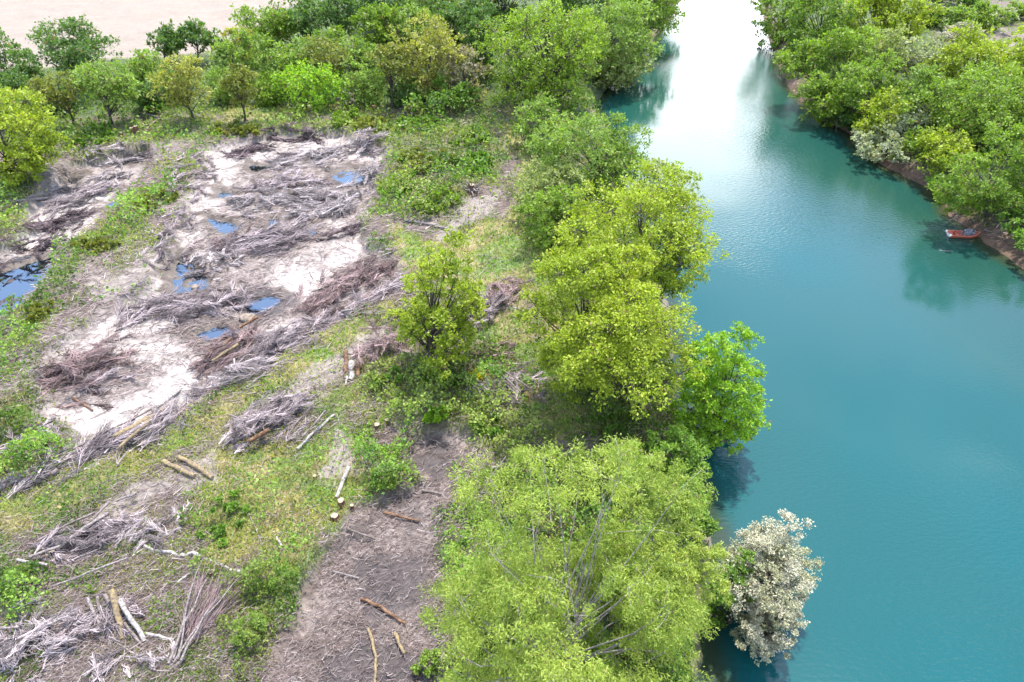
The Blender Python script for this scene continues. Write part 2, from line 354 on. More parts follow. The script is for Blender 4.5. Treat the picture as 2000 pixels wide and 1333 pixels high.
g_me = mesh_from('ground', np.c_[gx, gy, gh], Fq, 4, smooth=True,
                 vcol={'base': gcol, 'wet': np.maximum(gm['wet'], gm['pondw']*sstep(gm['pudd'], -.8, 0)), 'plain': gm['field']*.6})
link('ground', g_me, M_GROUND, kind='structure')

# river water: murky teal, browner over the shallows
def water_material(name, col, ripple, spec_ior, shallow=False, rough=.02):
    m, t, out = new_mat(name); n = t.nodes.new; l = t.links.new
    g = n('ShaderNodeNewGeometry')
    p = n('ShaderNodeBsdfPrincipled'); p.inputs['Roughness'].default_value = rough; p.inputs['IOR'].default_value = spec_ior
    if shallow:
        a = n('ShaderNodeAttribute'); a.attribute_name = 'base'; l(a.outputs['Color'], p.inputs['Base Color'])
    else: p.inputs['Base Color'].default_value = (*col, 1)
    mpn = n('ShaderNodeMapping'); mpn.inputs['Scale'].default_value = (1.1, 2.2, 1); mpn.inputs['Rotation'].default_value = (0, 0, radians(-20)); l(g.outputs['Position'], mpn.inputs[0])
    a1 = n('ShaderNodeTexNoise'); a1.inputs['Scale'].default_value = 2.1; a1.inputs['Detail'].default_value = 3; l(mpn.outputs[0], a1.inputs['Vector'])
    big = n('ShaderNodeTexNoise'); big.inputs['Scale'].default_value = .035; big.inputs['Detail'].default_value = 2; l(g.outputs['Position'], big.inputs['Vector'])
    br = n('ShaderNodeMapRange'); br.inputs['From Min'].default_value = .42; br.inputs['From Max'].default_value = .62; br.inputs['To Min'].default_value = .12; br.inputs['To Max'].default_value = 1; l(big.outputs['Fac'], br.inputs['Value'])
    mu = n('ShaderNodeMath'); mu.operation = 'MULTIPLY'; l(br.outputs[0], mu.inputs[0]); mu.inputs[1].default_value = ripple
    bp = n('ShaderNodeBump'); bp.inputs['Distance'].default_value = .1; l(a1.outputs['Fac'], bp.inputs['Height']); l(mu.outputs[0], bp.inputs['Strength']); l(bp.outputs[0], p.inputs['Normal'])
    l(p.outputs[0], out.inputs['Surface']); return m
wxs = np.concatenate([np.linspace(5, 110, 240), [140, 200, 320]]); wys = np.concatenate([[-60, -30, -10], np.linspace(0, 190, 420), np.linspace(200, 900, 40)])
WX, WY = np.meshgrid(wxs, wys); wx, wy = WX.ravel(), WY.ravel()
wd = sdf(RIVER, wx, wy) + (fbm(wx*.35, wy*.35, 3, 4)-.5)*1.6
wr = -sdf(RBANK, wx, wy) + (fbm(wx*.35, wy*.35, 3, 4)-.5)*1.6             # metres from the far bank
wv = fbm(wx*.06, wy*.035, 31, 4)-.5
deep = lerp(np.tile(np.array([.014, .050, .034]), (len(wx), 1)), (.006, .066, .062), sstep(wr + wv*22, 6.0, 33.0))
deep = lerp(deep, (.012, .058, .050), sstep(fbm(wx*.05+7, wy*.03, 71, 3), .50, .70)*.5)
deep = lerp(deep, (.013, .052, .034), sstep(wy + wv*30, 62, 110)*.85)  # far reach: green of reflected bank trees painted into the water colour
wc = lerp(deep*np.array([.80, .94, 1.04]), (.022, .036, .020), 1-sstep(wd, .0, 1.6))
wc = lerp(wc, (.075, .050, .022), 1-sstep(wr, .3, 2.4))
I = (np.arange(len(wys)-1)[:, None]*len(wxs) + np.arange(len(wxs)-1)[None, :]).ravel()
w_me = mesh_from('river_water', np.c_[wx, wy, np.zeros(len(wx))], np.stack([I, I+1, I+len(wxs)+1, I+len(wxs)], -1), 4, smooth=True, vcol={'base': wc})
link('river_water', w_me, water_material('river_water', (0, 0, 0), .42, 1.38, True), kind='structure')

# standing water left in the drained ponds
a0, a1 = poly([(-300, 230), (800, 900)]), None
def pool(name, x0, x1, y0, y1, z):
    V = [(x0, y0, z), (x1, y0, z), (x1, y1, z), (x0, y1, z)]
    link(name, mesh_from(name, np.array(V), np.arange(4), 4), M_POOL, kind='structure')
M_POOL = water_material('pool_water', (.004, .005, .007), .05, 2.9)
bx0, by0 = np.minimum(POND.min(0), POND_L.min(0)) - 1; bx1, by1 = np.maximum(POND.max(0), POND_L.max(0)) + 1
pool('pond_water', bx0, bx1, by0, by1, .56)

# ------------------------------------------------------------------ trees
SPEC = {  # two leaf colours, share of brown/dead leaf
 'lime':   ((.235, .29, .022), (.155, .215, .018)),
 'vivid':  ((.20, .33, .020), (.13, .25, .018)),
 'mid':    ((.155, .235, .024), (.085, .150, .018)),
 'leafy':  ((.175, .255, .022), (.115, .185, .016)),
 'fresh':  ((.17, .25, .045), (.11, .18, .030)),
 'dark':   ((.085, .155, .032), (.050, .100, .022)),
 'olive':  ((.17, .185, .035), (.10, .125, .024)),
 'yellow': ((.25, .255, .055), (.17, .18, .035)),
 'pale':   ((.22, .26, .095), (.15, .19, .060)),
 'bare':   ((.24, .225, .15), (.15, .135, .095)),
 'grey':   ((.27, .30, .20), (.18, .21, .13)),
 'willow': ((.24, .30, .055), (.135, .20, .030)),
 'bush':   ((.13, .23, .030), (.07, .14, .020)),
 'white':  ((.39, .38, .315), (.20, .215, .125)),
}
def tree_meshes(seed, h, R, cb, sp_, Z, cover=3.2, trunk_r=None, lean=(0, 0), stems=1, droop=0.0, leafk=1.0, aspect=.55, lobes=None, depthR=None, lobe_k=1.0, gap=0.0, limb=1.0, ragged=.42, spoke=3):
    rng = np.random.default_rng(seed)
    low_ = cb < .16
    b = h*(1-cb)/2; zc = h*(1+cb)/2; Ry = depthR or R
    if low_: b, zc = h*.56, h*.44
    nl = lobes or int(np.clip(14 + R*b*.55, 24 if low_ else 15, 50))
    # lobes: clumps of leaf filling an uneven ellipsoid, more of them on the outside
    d = unit(rng.normal(size=(nl*3, 3))); d[:, 2] = d[:, 2]*.9 + .12
    lo = [];  rl = []
    rr = (.60 + .40*rng.random(nl*3))
    for i in range(nl*3):
        q = d[i]*rr[i]; 
        if all(np.linalg.norm(q-a) > .27 for a in lo): lo.append(q)
        if len(lo) >= nl: break
    lo = np.array(lo); nl = len(lo)
    env = 1 + ragged*(fbm(lo[:, 0]*1.7+seed, lo[:, 1]*1.7+lo[:, 2]*2.1, seed % 97, 2)-.5)*2
    C = lo*np.array([R*.92, Ry*.90, b*.90])*env[:, None]
    low = np.clip(-lo[:, 2], 0, 1); C[:, :2] *= (1 - (.02 if low_ else .22)*low)[:, None]
    C += np.array([lean[0], lean[1], zc])
    C[:, 2] = np.maximum(C[:, 2], (.10 if low_ else .2)*min(R, h))
    rl = (.24 + .20*rng.random(nl))*min(R, b*1.25, Ry*1.2)*lobe_k
    # trunk and limbs
    tr = trunk_r or (.016*h + .008*R + .03)
    lines = []; forks = []
    for k in range(stems):
        ang = rng.random()*6.28; off = np.array([cos(ang), sin(ang), 0])*(0 if stems == 1 else .35*R*.5)
        m = 6; t = np.linspace(0, 1, m)[:, None]
        top = np.array([lean[0]*.8, lean[1]*.8, zc + b*.35]) + off*1.2
        P = off*.25 + (top - off*.25)*t + rng.normal(size=(m, 3))*np.array([.035*R, .035*R, 0])*np.sin(t*3.14); P[0, 2] = -.3
        r = tr*(1 - .72*t[:, 0])*(1 if stems == 1 else .7); r[0] *= 1.35
        lines.append((P, r)); forks.append((P, r))
    subP, subR, lid = [], [], []
    for i in range(nl):
        P, r = forks[i % stems]; 
        zt = np.clip((C[i, 2]*.62 - .1*h)/(P[-1, 2]), .18, .92)
        s0 = zt*(len(P)-1); j = int(min(s0, len(P)-2)); f = s0-j
        A = P[j]*(1-f)+P[j+1]*f; ra = (r[j]*(1-f)+r[j+1]*f)*.55*limb
        mid = (A+C[i])/2 + np.array([0, 0, -.08*np.linalg.norm(C[i]-A)]) + rng.normal(size=3)*.05*R
        lines.append((np.array([A, A*.45+mid*.55, mid*.5+C[i]*.5, C[i]]), np.array([ra, ra*.72, ra*.45, ra*.22])))
        ns = int(np.clip(17*(rl[i]/1.0)**.7, 11, 34))
        dd = unit(rng.normal(size=(ns, 3)) + np.array([0, 0, .35]))
        S = C[i] + dd*rl[i]*(.55+.55*rng.random((ns, 1)))*np.array([1.08, 1.08, .78])
        subP.append(S); subR.append(np.full(ns, rl[i]*.29)); lid.append(np.full(ns, i))
        for q in range(0, ns, spoke): lines.append((np.array([C[i], (C[i]+S[q])/2 + rng.normal(size=3)*.05*rl[i], S[q]]), np.array([ra*.25, ra*.18, .008+ra*.08])))
    subP = np.concatenate(subP); subR = np.concatenate(subR); lid = np.concatenate(lid)
    pxm = F/2000*1024/Z
    L = np.clip(3.0/pxm, .11, .52)*leafk; W = L*aspect
    n = int(np.clip(cover*1.12*math.pi*R*b*(1+.35*Ry/R)/(L*W*.5), 2500, 150000))
    if gap > 0: 
        keep = rng.random(len(subP)) > gap; subP, subR, lid = subP[keep], subR[keep], lid[keep]
    pr = subR**2*(.2+1.6*rng.random(len(subR))**1.5); idx = rng.choice(len(subP), n, p=pr/pr.sum())
    g = unit(rng.normal(size=(n, 3)))*(rng.random((n, 1))**.5)
    Pn = subP[idx] + g*subR[idx][:, None]*np.array([1.15, 1.15, .72])
    if droop: Pn[:, 2] -= droop*rng.random(n)*subR[idx]*1.2
    out = unit(Pn - np.array([lean[0]*.5, lean[1]*.5, zc-.25*b]))
    D = unit(rng.normal(size=(n, 3)) + out*.7 + np.array([0, 0, -.2-1.9*droop]))
    Nn = unit(rng.normal(size=(n, 3))*.75 + out*.55 + np.array([0, 0, .75]))
    c1, c2 = (np.clip(np.array(c)*np.array([1.42, 1.36, 1.25]), 0, .8) for c in SPEC[sp_])
    lt = rng.random(nl); mixv = np.clip(.85*lt[lid[idx]] + .65*rng.random(n) - .25, 0, 1)[:, None]
    col = (c2*(1-mixv) + c1*mixv)*(.80 + .4*rng.random((n, 1)))
    brown = rng.random(n) < .035; col[brown] = np.array([.24, .17, .07])*(.6+.6*rng.random((brown.sum(), 1)))
    Ls = L*(.5+1.0*rng.random(n)**1.4)
    crown = leaves('crown', Pn, D, Nn, Ls, Ls*aspect, col)
    trunk = merge_tubes('trunk', lines, 5 if Z > 60 else 7)
    return trunk, crown
def fit_crown(x, y, gz, x0, x1, ytop, cb):
    h = 10.0; R = 4.0
    ta = tan(PITCH + math.atan((CY-ytop)/F)*-1)      # downward slope of the ray to the crown's upper edge
    zr = CAM_H - gz - y*ta                           # height of that ray over the trunk
    for _ in range(30):
        zc = h*(1+cb)/2
        Zc = depth(x, y, gz+zc); R = (x1-x0)/2/F*Zc
        b = h*(1-cb)/2; h_need = zr - math.sqrt((b)**2 + (R*ta)**2) + b
        h = .5*h + .5*max(h_need, 1.2)
    return h, R
def tree(name, label, cat, sp_, bx, by, x0, x1, ytop, cb=.25, group=None, mat=None, bark=None, seed=None, free=False, trunk_part=True, **kw):
    p = at(bx, by)
    x, y, gz = p
    h, R = fit_crown(x, y, gz, x0, x1, ytop, cb)
    zc = gz + h*(1+cb)/2; Zc = depth(x, y, zc)
    lx = ((x0+x1)/2 - CX)/F*Zc - x
    kw.setdefault('lean', (float(np.clip(lx, -R*.9, R*.9)), 0))
    Z = depth(x, y, gz + h*.6)
    tr, cr = tree_meshes(seed or int(bx*13+by*7), h, R, cb, sp_, Z, **kw)
    e = empty(name, (x, y, gz-.05), label, cat, group)
    link('trunk', tr, bark or M_BARK, e); link('crown', cr, mat or M_LEAF, e)
    return e
exec_rows = []
W_FAR, W_LB, W_RB = 'trees along the edge of the pale field', 'trees on the near bank of the river', 'trees on the far bank of the river'
T = lambda *a, **k: tree(*a, **k)
# --- near bank
T('broad_tree', 'large round green tree on the river bank, its dark forked limbs showing through the leaves', 'tree', 'leafy', 1075, 208, 940, 1180, -25, .15, W_LB, cover=2.5, gap=.12, lobe_k=.82, limb=1.6, lobes=44)
T('bank_tree', 'pale green round tree overhanging the water behind the large forked tree', 'tree', 'fresh', 1185, 165, 1118, 1265, -5, .05, W_LB)
T('bank_tree', 'grey green willowy bush touching the water below the pale round tree', 'tree', 'pale', 1200, 178, 1150, 1262, 80, .02, W_LB)
T('bank_tree', 'green tree over the river at the top edge, nearest the narrow far reach', 'tree', 'mid', 1245, 85, 1180, 1320, -60, .1, W_LB)
T('bank_tree', 'dark tree filling the gap left of the large forked tree, at the top edge', 'tree', 'dark', 985, 75, 935, 1045, -75, .05, W_LB)
T('bank_tree', 'dark leafed tree behind the crown of the large forked tree', 'tree', 'dark', 1130, 90, 1060, 1210, -60, .1, W_LB)
T('young_tree', 'small pale yellow green tree at the foot of the large forked tree', 'tree', 'fresh', 1050, 290, 998, 1112, 192, .1, W_LB)
T('bank_tree', 'bushy green tree by the water with a dark hollow in its side', 'tree', 'fresh', 1165, 390, 1062, 1262, 208, .1, W_LB)
T('bank_tree', 'low dull green tree beside the grassy path, left of the bushy bank trees', 'tree', 'pale', 1065, 420, 1010, 1140, 300, .05, W_LB, cover=2.2, gap=.15)
T('airy_tree', 'airy pale green tree leaning over the bright water', 'tree', 'pale', 1262, 440, 1225, 1362, 288, .15, W_LB, cover=1.5, gap=.25)
T('bank_tree', 'mid green tree squeezed behind the tall yellow green tree', 'tree', 'mid', 1100, 480, 1035, 1185, 350, .08, W_LB)
T('lime_tree', 'tall yellow green tree crowning the bank, the brightest of the central clump', 'tree', 'lime', 1265, 660, 1120, 1395, 338, .18, W_LB, cover=3.2)
T('lime_tree', 'olive yellow tree with a bare dark fork, above the grassy path', 'tree', 'lime', 1140, 745, 1030, 1260, 430, .12, W_LB, cover=3.0, gap=.03)
T('lime_tree', 'lower yellow green tree with grey dead twigs in front of the tall bank trees', 'tree', 'lime', 1240, 825, 1075, 1385, 548, .22, W_LB, cover=3.0, gap=.05)
T('vivid_shrub', 'vivid lime green bush bulging out over the teal water', 'bush', 'vivid', 1400, 862, 1325, 1492, 640, .03, W_LB, cover=3.8, lobes=40, lobe_k=1.05)
T('willow', 'large willow with pale bare limbs and drooping yellow green leaves in the foreground', 'tree', 'willow', 1090, 1365, 800, 1392, 850, .14, W_LB, bark=M_PALEBARK, stems=3, droop=.8, aspect=.24, leafk=1.3, cover=3.0, gap=.10, lobe_k=.58, lobes=90, limb=1.1, trunk_r=.2, ragged=.55, spoke=7)
T('willow', 'second willow crown beside the water, paler and finer leaved, behind the foreground willow', 'tree', 'willow', 1300, 1190, 1130, 1402, 905, .05, W_LB, bark=M_PALEBARK, stems=2, droop=.65, aspect=.24, leafk=1.2, cover=3.0, lobe_k=.62, lobes=50, gap=.08, limb=.9, trunk_r=.13, ragged=.42, spoke=7)
T('blossom_bush', 'taller bush covered in white blossom leaning over the water', 'bush', 'white', 1492, 1190, 1412, 1590, 1008, .03, None, mat=M_BLOSSOM, leafk=.6, aspect=.8, cover=3.8, lobe_k=1.05, lobes=44, ragged=.42)
T('blossom_bush', 'lower white blossom bush standing in the water in front of the taller one', 'bush', 'white', 1492, 1268, 1440, 1556, 1145, .03, None, mat=M_BLOSSOM, leafk=.6, aspect=.8, cover=3.6, lobe_k=1.05, lobes=30, ragged=.4)
T('bank_bush', 'dark green bush at the foot of the white blossom', 'bush', 'bush', 1425, 1215, 1380, 1478, 1085, .02, None)
T('bank_bush', 'ivy green bush on the bank between the vivid bush and the willow', 'bush', 'bush', 1330, 940, 1265, 1385, 835, .02, None)
T('bank_bush', 'ivy green bush draped down the bank above the white blossom', 'bush', 'bush', 1360, 1060, 1300, 1400, 930, .02, None)
T('twisted_oak', 'thin olive yellow tree with a crooked dark trunk beside the log stack', 'tree', 'lime', 838, 712, 758, 955, 458, .04, None, cover=2.4, gap=.16, lobe_k=.8, lobes=44, ragged=.5)
T('lime_tree', 'bright lime yellow tree at the edge of the left pond', 'tree', 'lime', 15, 352, -70, 100, 160, .05, None)
T('bank_tree', 'tree at the very far end of the river, its crown cut by the top edge', 'tree', 'mid', 1300, 12, 1235, 1348, -120, .05, W_LB)
# --- wood along the field
FT = [
 ('dull dark green tree at the field edge, leftmost of the wood', 'dark', 25, 178, -40, 62, 66, .15),
 ('tall dark green oak standing up against the pale field', 'dark', 150, 172, 84, 222, 38, .2),
 ('dark olive tree leaning left on a bare slanting trunk', 'olive', 145, 245, 66, 165, 132, .35),
 ('pale green tree in front of the tall dark oak', 'fresh', 218, 244, 158, 270, 112, .2),
 ('upright feathery green shrub left of the two dark field trees', 'fresh', 285, 178, 238, 308, 98, .08),
 ('small dark round tree alone against the field', 'dark', 322, 125, 292, 356, 50, .22),
 ('small dark tree with gaps showing the field, right of the round one', 'dark', 388, 122, 352, 422, 44, .22),
 ('yellow brown tree just coming into leaf at the edge of the clearing', 'yellow', 378, 236, 298, 402, 108, .2),
 ('dark bush between the pale green tree and the yellow brown tree', 'dark', 285, 215, 255, 325, 160, .03),
 ('pale lime tree behind the yellow brown tree', 'fresh', 452, 165, 418, 502, 66, .1),
 ('slim olive tree standing alone in the yellow grass', 'olive', 478, 236, 432, 502, 122, .3),
 ('green tree rising above the wood where the field ends', 'mid', 520, 108, 468, 575, -8, .15),
 ('bright green bushy tree with a hollow dark side', 'fresh', 520, 172, 488, 568, 72, .08),
 ('brownish thin tree behind the bright bushy tree', 'yellow', 470, 130, 440, 500, 45, .1),
 ('dark green tree with trunks showing below its crown', 'dark', 600, 110, 556, 640, -5, .3),
 ('dark green tree beside the gap onto the field', 'dark', 660, 112, 618, 712, -25, .3),
 ('pale yellow green tree in the middle of the wood', 'fresh', 580, 180, 540, 622, 80, .08),
 ('low bright green bush with fresh shoots at the clearing edge', 'vivid', 600, 212, 545, 662, 122, .03),
 ('brown budding tree with a crooked trunk', 'olive', 645, 178, 598, 692, 70, .2),
 ('pale bushy tree behind the crooked brown one', 'fresh', 705, 165, 668, 745, 72, .08),
 ('green rounded tree deep in the wood', 'mid', 760, 120, 700, 800, 0, .1),
 ('yellow topped tree behind the rounded green one', 'fresh', 810, 120, 765, 850, 2, .1),
 ('thin dark stemmed tree at the clearing edge', 'olive', 766, 212, 728, 805, 86, .4),
 ('low green bush left of the thin dark stemmed tree', 'fresh', 712, 205, 670, 755, 118, .03),
 ('broad yellow green tree in front of the dark evergreens', 'yellow', 845, 192, 772, 905, 36, .12),
 ('tall dark evergreen behind the broad yellow green tree', 'dark', 905, 110, 845, 955, -20, .08),
 ('dark evergreen close behind the large forked tree', 'dark', 950, 150, 900, 985, -20, .05),
 ('bluish dark tree at the top of the wood', 'dark', 740, 60, 690, 800, -60, .1),
 ('mid green tree at the top of the wood, right of the bluish one', 'mid', 840, 60, 790, 890, -60, .1),
 ('grey brown leafless tree of fine twigs', 'bare', 908, 200, 868, 945, 88, .08),
 ('dark shrub under the broad yellow green tree', 'bush', 860, 215, 800, 930, 155, .02),
 ('dark shrub at the foot of the thin dark stemmed tree', 'dark', 790, 205, 755, 830, 160, .02),
 ('low dark tree at the left border below the field', 'dark', 45, 235, -30, 95, 150, .05),
 ('dusky bush behind the slanting trunk', 'dark', 110, 215, 70, 150, 165, .03),
 ('mid green bush between the slim olive tree and the low bright bush', 'mid', 510, 205, 480, 560, 148, .03),
 ('mid green bush behind the slim olive tree', 'fresh', 428, 200, 395, 470, 130, .05),
 ('rounded green bush under the feathery shrub', 'mid', 330, 195, 300, 365, 130, .04),
 ('dim green tree behind the low bright bush', 'mid', 640, 145, 590, 690, 60, .06),
]
for (lab, spn, bx, by, x0, x1, yt, cb) in FT:
    bushy = 'bush' in lab or 'shrub' in lab
    thin = spn in ('bare', 'yellow', 'olive')
    T('field_tree' if not bushy else 'field_bush', lab, 'bush' if bushy else 'tree', spn, bx, by, x0, x1, yt, cb, W_FAR, cover=2.2 if thin else 3.4, gap=.12 if thin else .0, lobe_k=1.15)
# --- far bank
RT = [
 ('dark green tree at the water, uppermost on the far bank', 'mid', 1520, 90, 1480, 1590, -40, .1),
 ('tall mid green tree behind the leaning water tree', 'mid', 1590, 120, 1540, 1660, -40, .12),
 ('green tree leaning far out over the river on a grey trunk', 'mid', 1600, 205, 1492, 1600, 78, .25),
 ('rounded green tree with a lit crown in the middle of the far bank', 'mid', 1650, 190, 1600, 1710, 32, .12),
 ('yellow green tree at the top edge of the far bank', 'lime', 1700, 110, 1650, 1770, -50, .1),
 ('lime tree in the top row of the far bank, beside the scrubland', 'lime', 1770, 110, 1710, 1818, -40, .1),
 ('pale yellow tree with thin upright stems', 'pale', 1720, 170, 1670, 1775, 50, .1),
 ('grey leafed willow shrub between the pale and the bright trees', 'grey', 1805, 170, 1760, 1850, 66, .05),
 ('dark green tree overhanging the shaded water', 'mid', 1610, 240, 1560, 1665, 140, .06),
 ('mid green tree just above the low yellow green bush', 'mid', 1690, 230, 1640, 1760, 110, .1),
 ('yellow green bush with a dark hollow above the shore', 'lime', 1718, 268, 1672, 1770, 182, .05),
 ('bright lime tree on the right, in front of the scrubland', 'lime', 1890, 190, 1830, 1970, 42, .1),
 ('lime tree at the right border below the scrubland', 'lime', 1990, 180, 1930, 2060, 60, .1),
 ('broad green tree with a leaning dark trunk on the right', 'mid', 1935, 285, 1810, 2010, 132, .15),
 ('green tree at the right border beside the broad one', 'mid', 2030, 300, 1955, 2110, 150, .1),
 ('soft yellow green tree at the middle of the far wood', 'fresh', 1780, 250, 1730, 1840, 130, .08),
 ('grey green shrub mound hanging over the shore', 'grey', 1728, 318, 1662, 1785, 246, .01),
 ('pale silver bush behind the shrub mound', 'grey', 1775, 272, 1735, 1820, 210, .03),
 ('green bush beside the shrub mound above the bare shore', 'mid', 1800, 330, 1755, 1850, 252, .03),
 ('bright round bush over the small muddy landing', 'lime', 1850, 330, 1800, 1900, 255, .03),
 ('large green willow above the boat', 'mid', 1930, 420, 1845, 1995, 270, .06),
 ('dark green tree at the right border above the boat', 'mid', 2020, 400, 1960, 2090, 260, .06),
 ('dull green bush on the shore to the right of the boat', 'bush', 1985, 480, 1945, 2050, 410, .01),
 ('low green bush on the bank past the boat', 'bush', 2040, 520, 1985, 2110, 440, .01),
 ('low ivy bush on the muddy landing', 'bush', 1850, 385, 1815, 1895, 345, .01),
 ('dark undergrowth bush between the far bank trees', 'dark', 1660, 255, 1620, 1700, 205, .01),
 ('mid green tree filling the right of the far wood', 'mid', 1870, 270, 1800, 1930, 170, .06),
]
for (lab, spn, bx, by, x0, x1, yt, cb) in RT:
    bushy = 'bush' in lab or 'shrub' in lab
    T('bank_tree' if not bushy else 'bank_bush', lab, 'bush' if bushy else 'tree', spn, bx, by, x0, x1, yt, cb, W_RB, cover=3.2)
SCR = [('round dark bush at the edge of the scrubland', 'dark', 1818, 52, 1798, 1845, 8), ('feathery pale green bush on the scrubland', 'fresh', 1868, 60, 1840, 1905, 12), ('blue green bush on the scrubland', 'mid', 1925, 58, 1895, 1955, 5),
       ('small grey bush on the scrubland', 'grey', 1960, 45, 1940, 1985, 20), ('white flowering bush at the edge of the scrubland', 'white', 1872, 78, 1842, 1905, 46), ('yellow green bush at the far side of the scrubland', 'fresh', 1985, 38, 1965, 2015, 5),
       ('dull bush at the top of the scrubland', 'bush', 1895, 15, 1875, 1925, -20), ('grey bush at the top of the scrubland', 'grey', 1840, 5, 1815, 1870, -25)]
for (lab, spn, bx, by, x0, x1, yt) in SCR:
    T('scrub_bush', lab, 'bush', spn, bx, by, x0, x1, yt, .02, 'bushes on the scrubland', cover=1.6, mat=M_BLOSSOM if spn == 'white' else None)

# ------------------------------------------------------------------ small shrubs of the clearing
SH = [('broom_bush', 'feathery yellow green bush beside the dark drained pool', 'fresh', 525, 1175, 470, 585, 1075, 1.0), ('broom_bush', 'small feathery green bush below the larger feathery one', 'fresh', 500, 1270, 450, 535, 1200, 1.0),
      ('fern_bush', 'small bright fern green bush at the head of the dark pool', 'vivid', 852, 835, 820, 882, 798, 1.0), ('gorse_bush', 'small bush with bright yellow flowers in the brambles', 'gorse', 930, 750, 920, 942, 724, .6),
      ('leafy_bush', 'fresh green leafy patch with yellow flowers beside the felled birch', 'bush', 430, 1065, 380, 482, 935, .7), ('leafy_bush', 'leafy green bush on the ridge between the two ponds', 'olive', 305, 410, 255, 345, 370, .6),
      ('leafy_bush', 'leafy green bush on the ridge beside the left pool', 'olive', 190, 500, 140, 240, 455, .6), ('leafy_bush', 'green bush at the left border, beside the dark pool end', 'olive', 70, 640, 30, 110, 590, .6),
      ('broom_bush', 'wispy yellow green plant beside the white birch log', 'fresh', 750, 965, 725, 780, 925, .8), ('leafy_bush', 'bright bramble bush below the log stack', 'bush', 745, 765, 712, 790, 715, .8),
      ('leafy_bush', 'bramble bush between the thin tree and the dead brush', 'bush', 870, 760, 820, 905, 720, .8), ('leafy_bush', 'grassy bush under the foreground willow at the pool edge', 'fresh', 850, 1330, 800, 900, 1250, .8),
      ('leafy_bush', 'bramble bush by the dark soil patch', 'bush', 965, 860, 925, 1010, 805, .8), ('leafy_bush', 'bramble bush under the lowest yellow green tree', 'bush', 1180, 860, 1110, 1250, 790, .8)]
SPEC['gorse'] = ((.75, .50, .02), (.30, .30, .03))
def patch(name, label, sp_, x0, x1, y0, y1, h, seed, cov=2.4, **kw):
    """a low spreading bush covering the ground between two photo rows"""
    A, B = at((x0+x1)/2, y1), at((x0+x1)/2, y0); c = (A+B)/2; c[2] = H(c[0], c[1])[0]
    R = (x1-x0)/2/F*depth(c[0], c[1], c[2]); Ry = max(np.linalg.norm(B-A)/2, .4)
    tr, cr = tree_meshes(seed, h, R, .02, sp_, depth(c[0], c[1], c[2]), cover=cov*max(1, .6*Ry/h), depthR=Ry, lobes=int(np.clip(R*Ry*5, 14, 46)), lobe_k=.9, trunk_r=.03, **kw)
    e = empty(name, c - np.array([0, 0, .05]), label, 'bush', 'small bushes in the clearing')
    link('stem', tr, M_BARK, e); link('foliage', cr, M_LEAF, e)
for k, (nm, lab, spn, bx, by, x0, x1, yt, cv) in enumerate(SH):
    tall = {'broom_bush': 1.5, 'fern_bush': .9, 'gorse_bush': .8}.get(nm, .8)
    patch(nm, lab, spn, x0, x1, yt+ (by-yt)*.25, by, tall, 400+k, 2.0*cv, aspect=.25 if nm == 'broom_bush' else .55, gap=.12)
for k, (lab, spn, x0, x1, y0, y1, hh) in enumerate([
 ('broad bramble mound on the slope nearest the wood', 'bush', 770, 870, 228, 266, 1.2), ('bramble mound beside the upper end of the grassy path', 'mid', 880, 965, 248, 296, 1.1), ('dark bramble mound above the torn up root stump', 'bush', 880, 975, 305, 345, 1.2),
 ('bramble mound in the middle of the slope', 'olive', 775, 880, 300, 348, 1.3), ('pale leafed bramble mound above the long dead branch', 'mid', 800, 900, 378, 425, 1.1), ('bramble mound over the right rim of the pond', 'bush', 742, 812, 340, 392, 1.2),
 ('small bramble mound at the back corner of the pond', 'olive', 690, 762, 236, 264, 1.0), ('bramble mound on the slope by the brushy dead wood heap', 'mid', 640, 705, 222, 250, .9),
 ('bramble clump on the rim behind the white mud tongue', 'olive', 420, 520, 246, 268, 1.0), ('bramble bank in front of the slanting trunk', 'bush', 130, 230, 256, 290, 1.0)]):
    patch('bramble_mound', lab, spn, x0, x1, y0, y1, hh, 700+k, 1.7, gap=.14, ragged=.7)
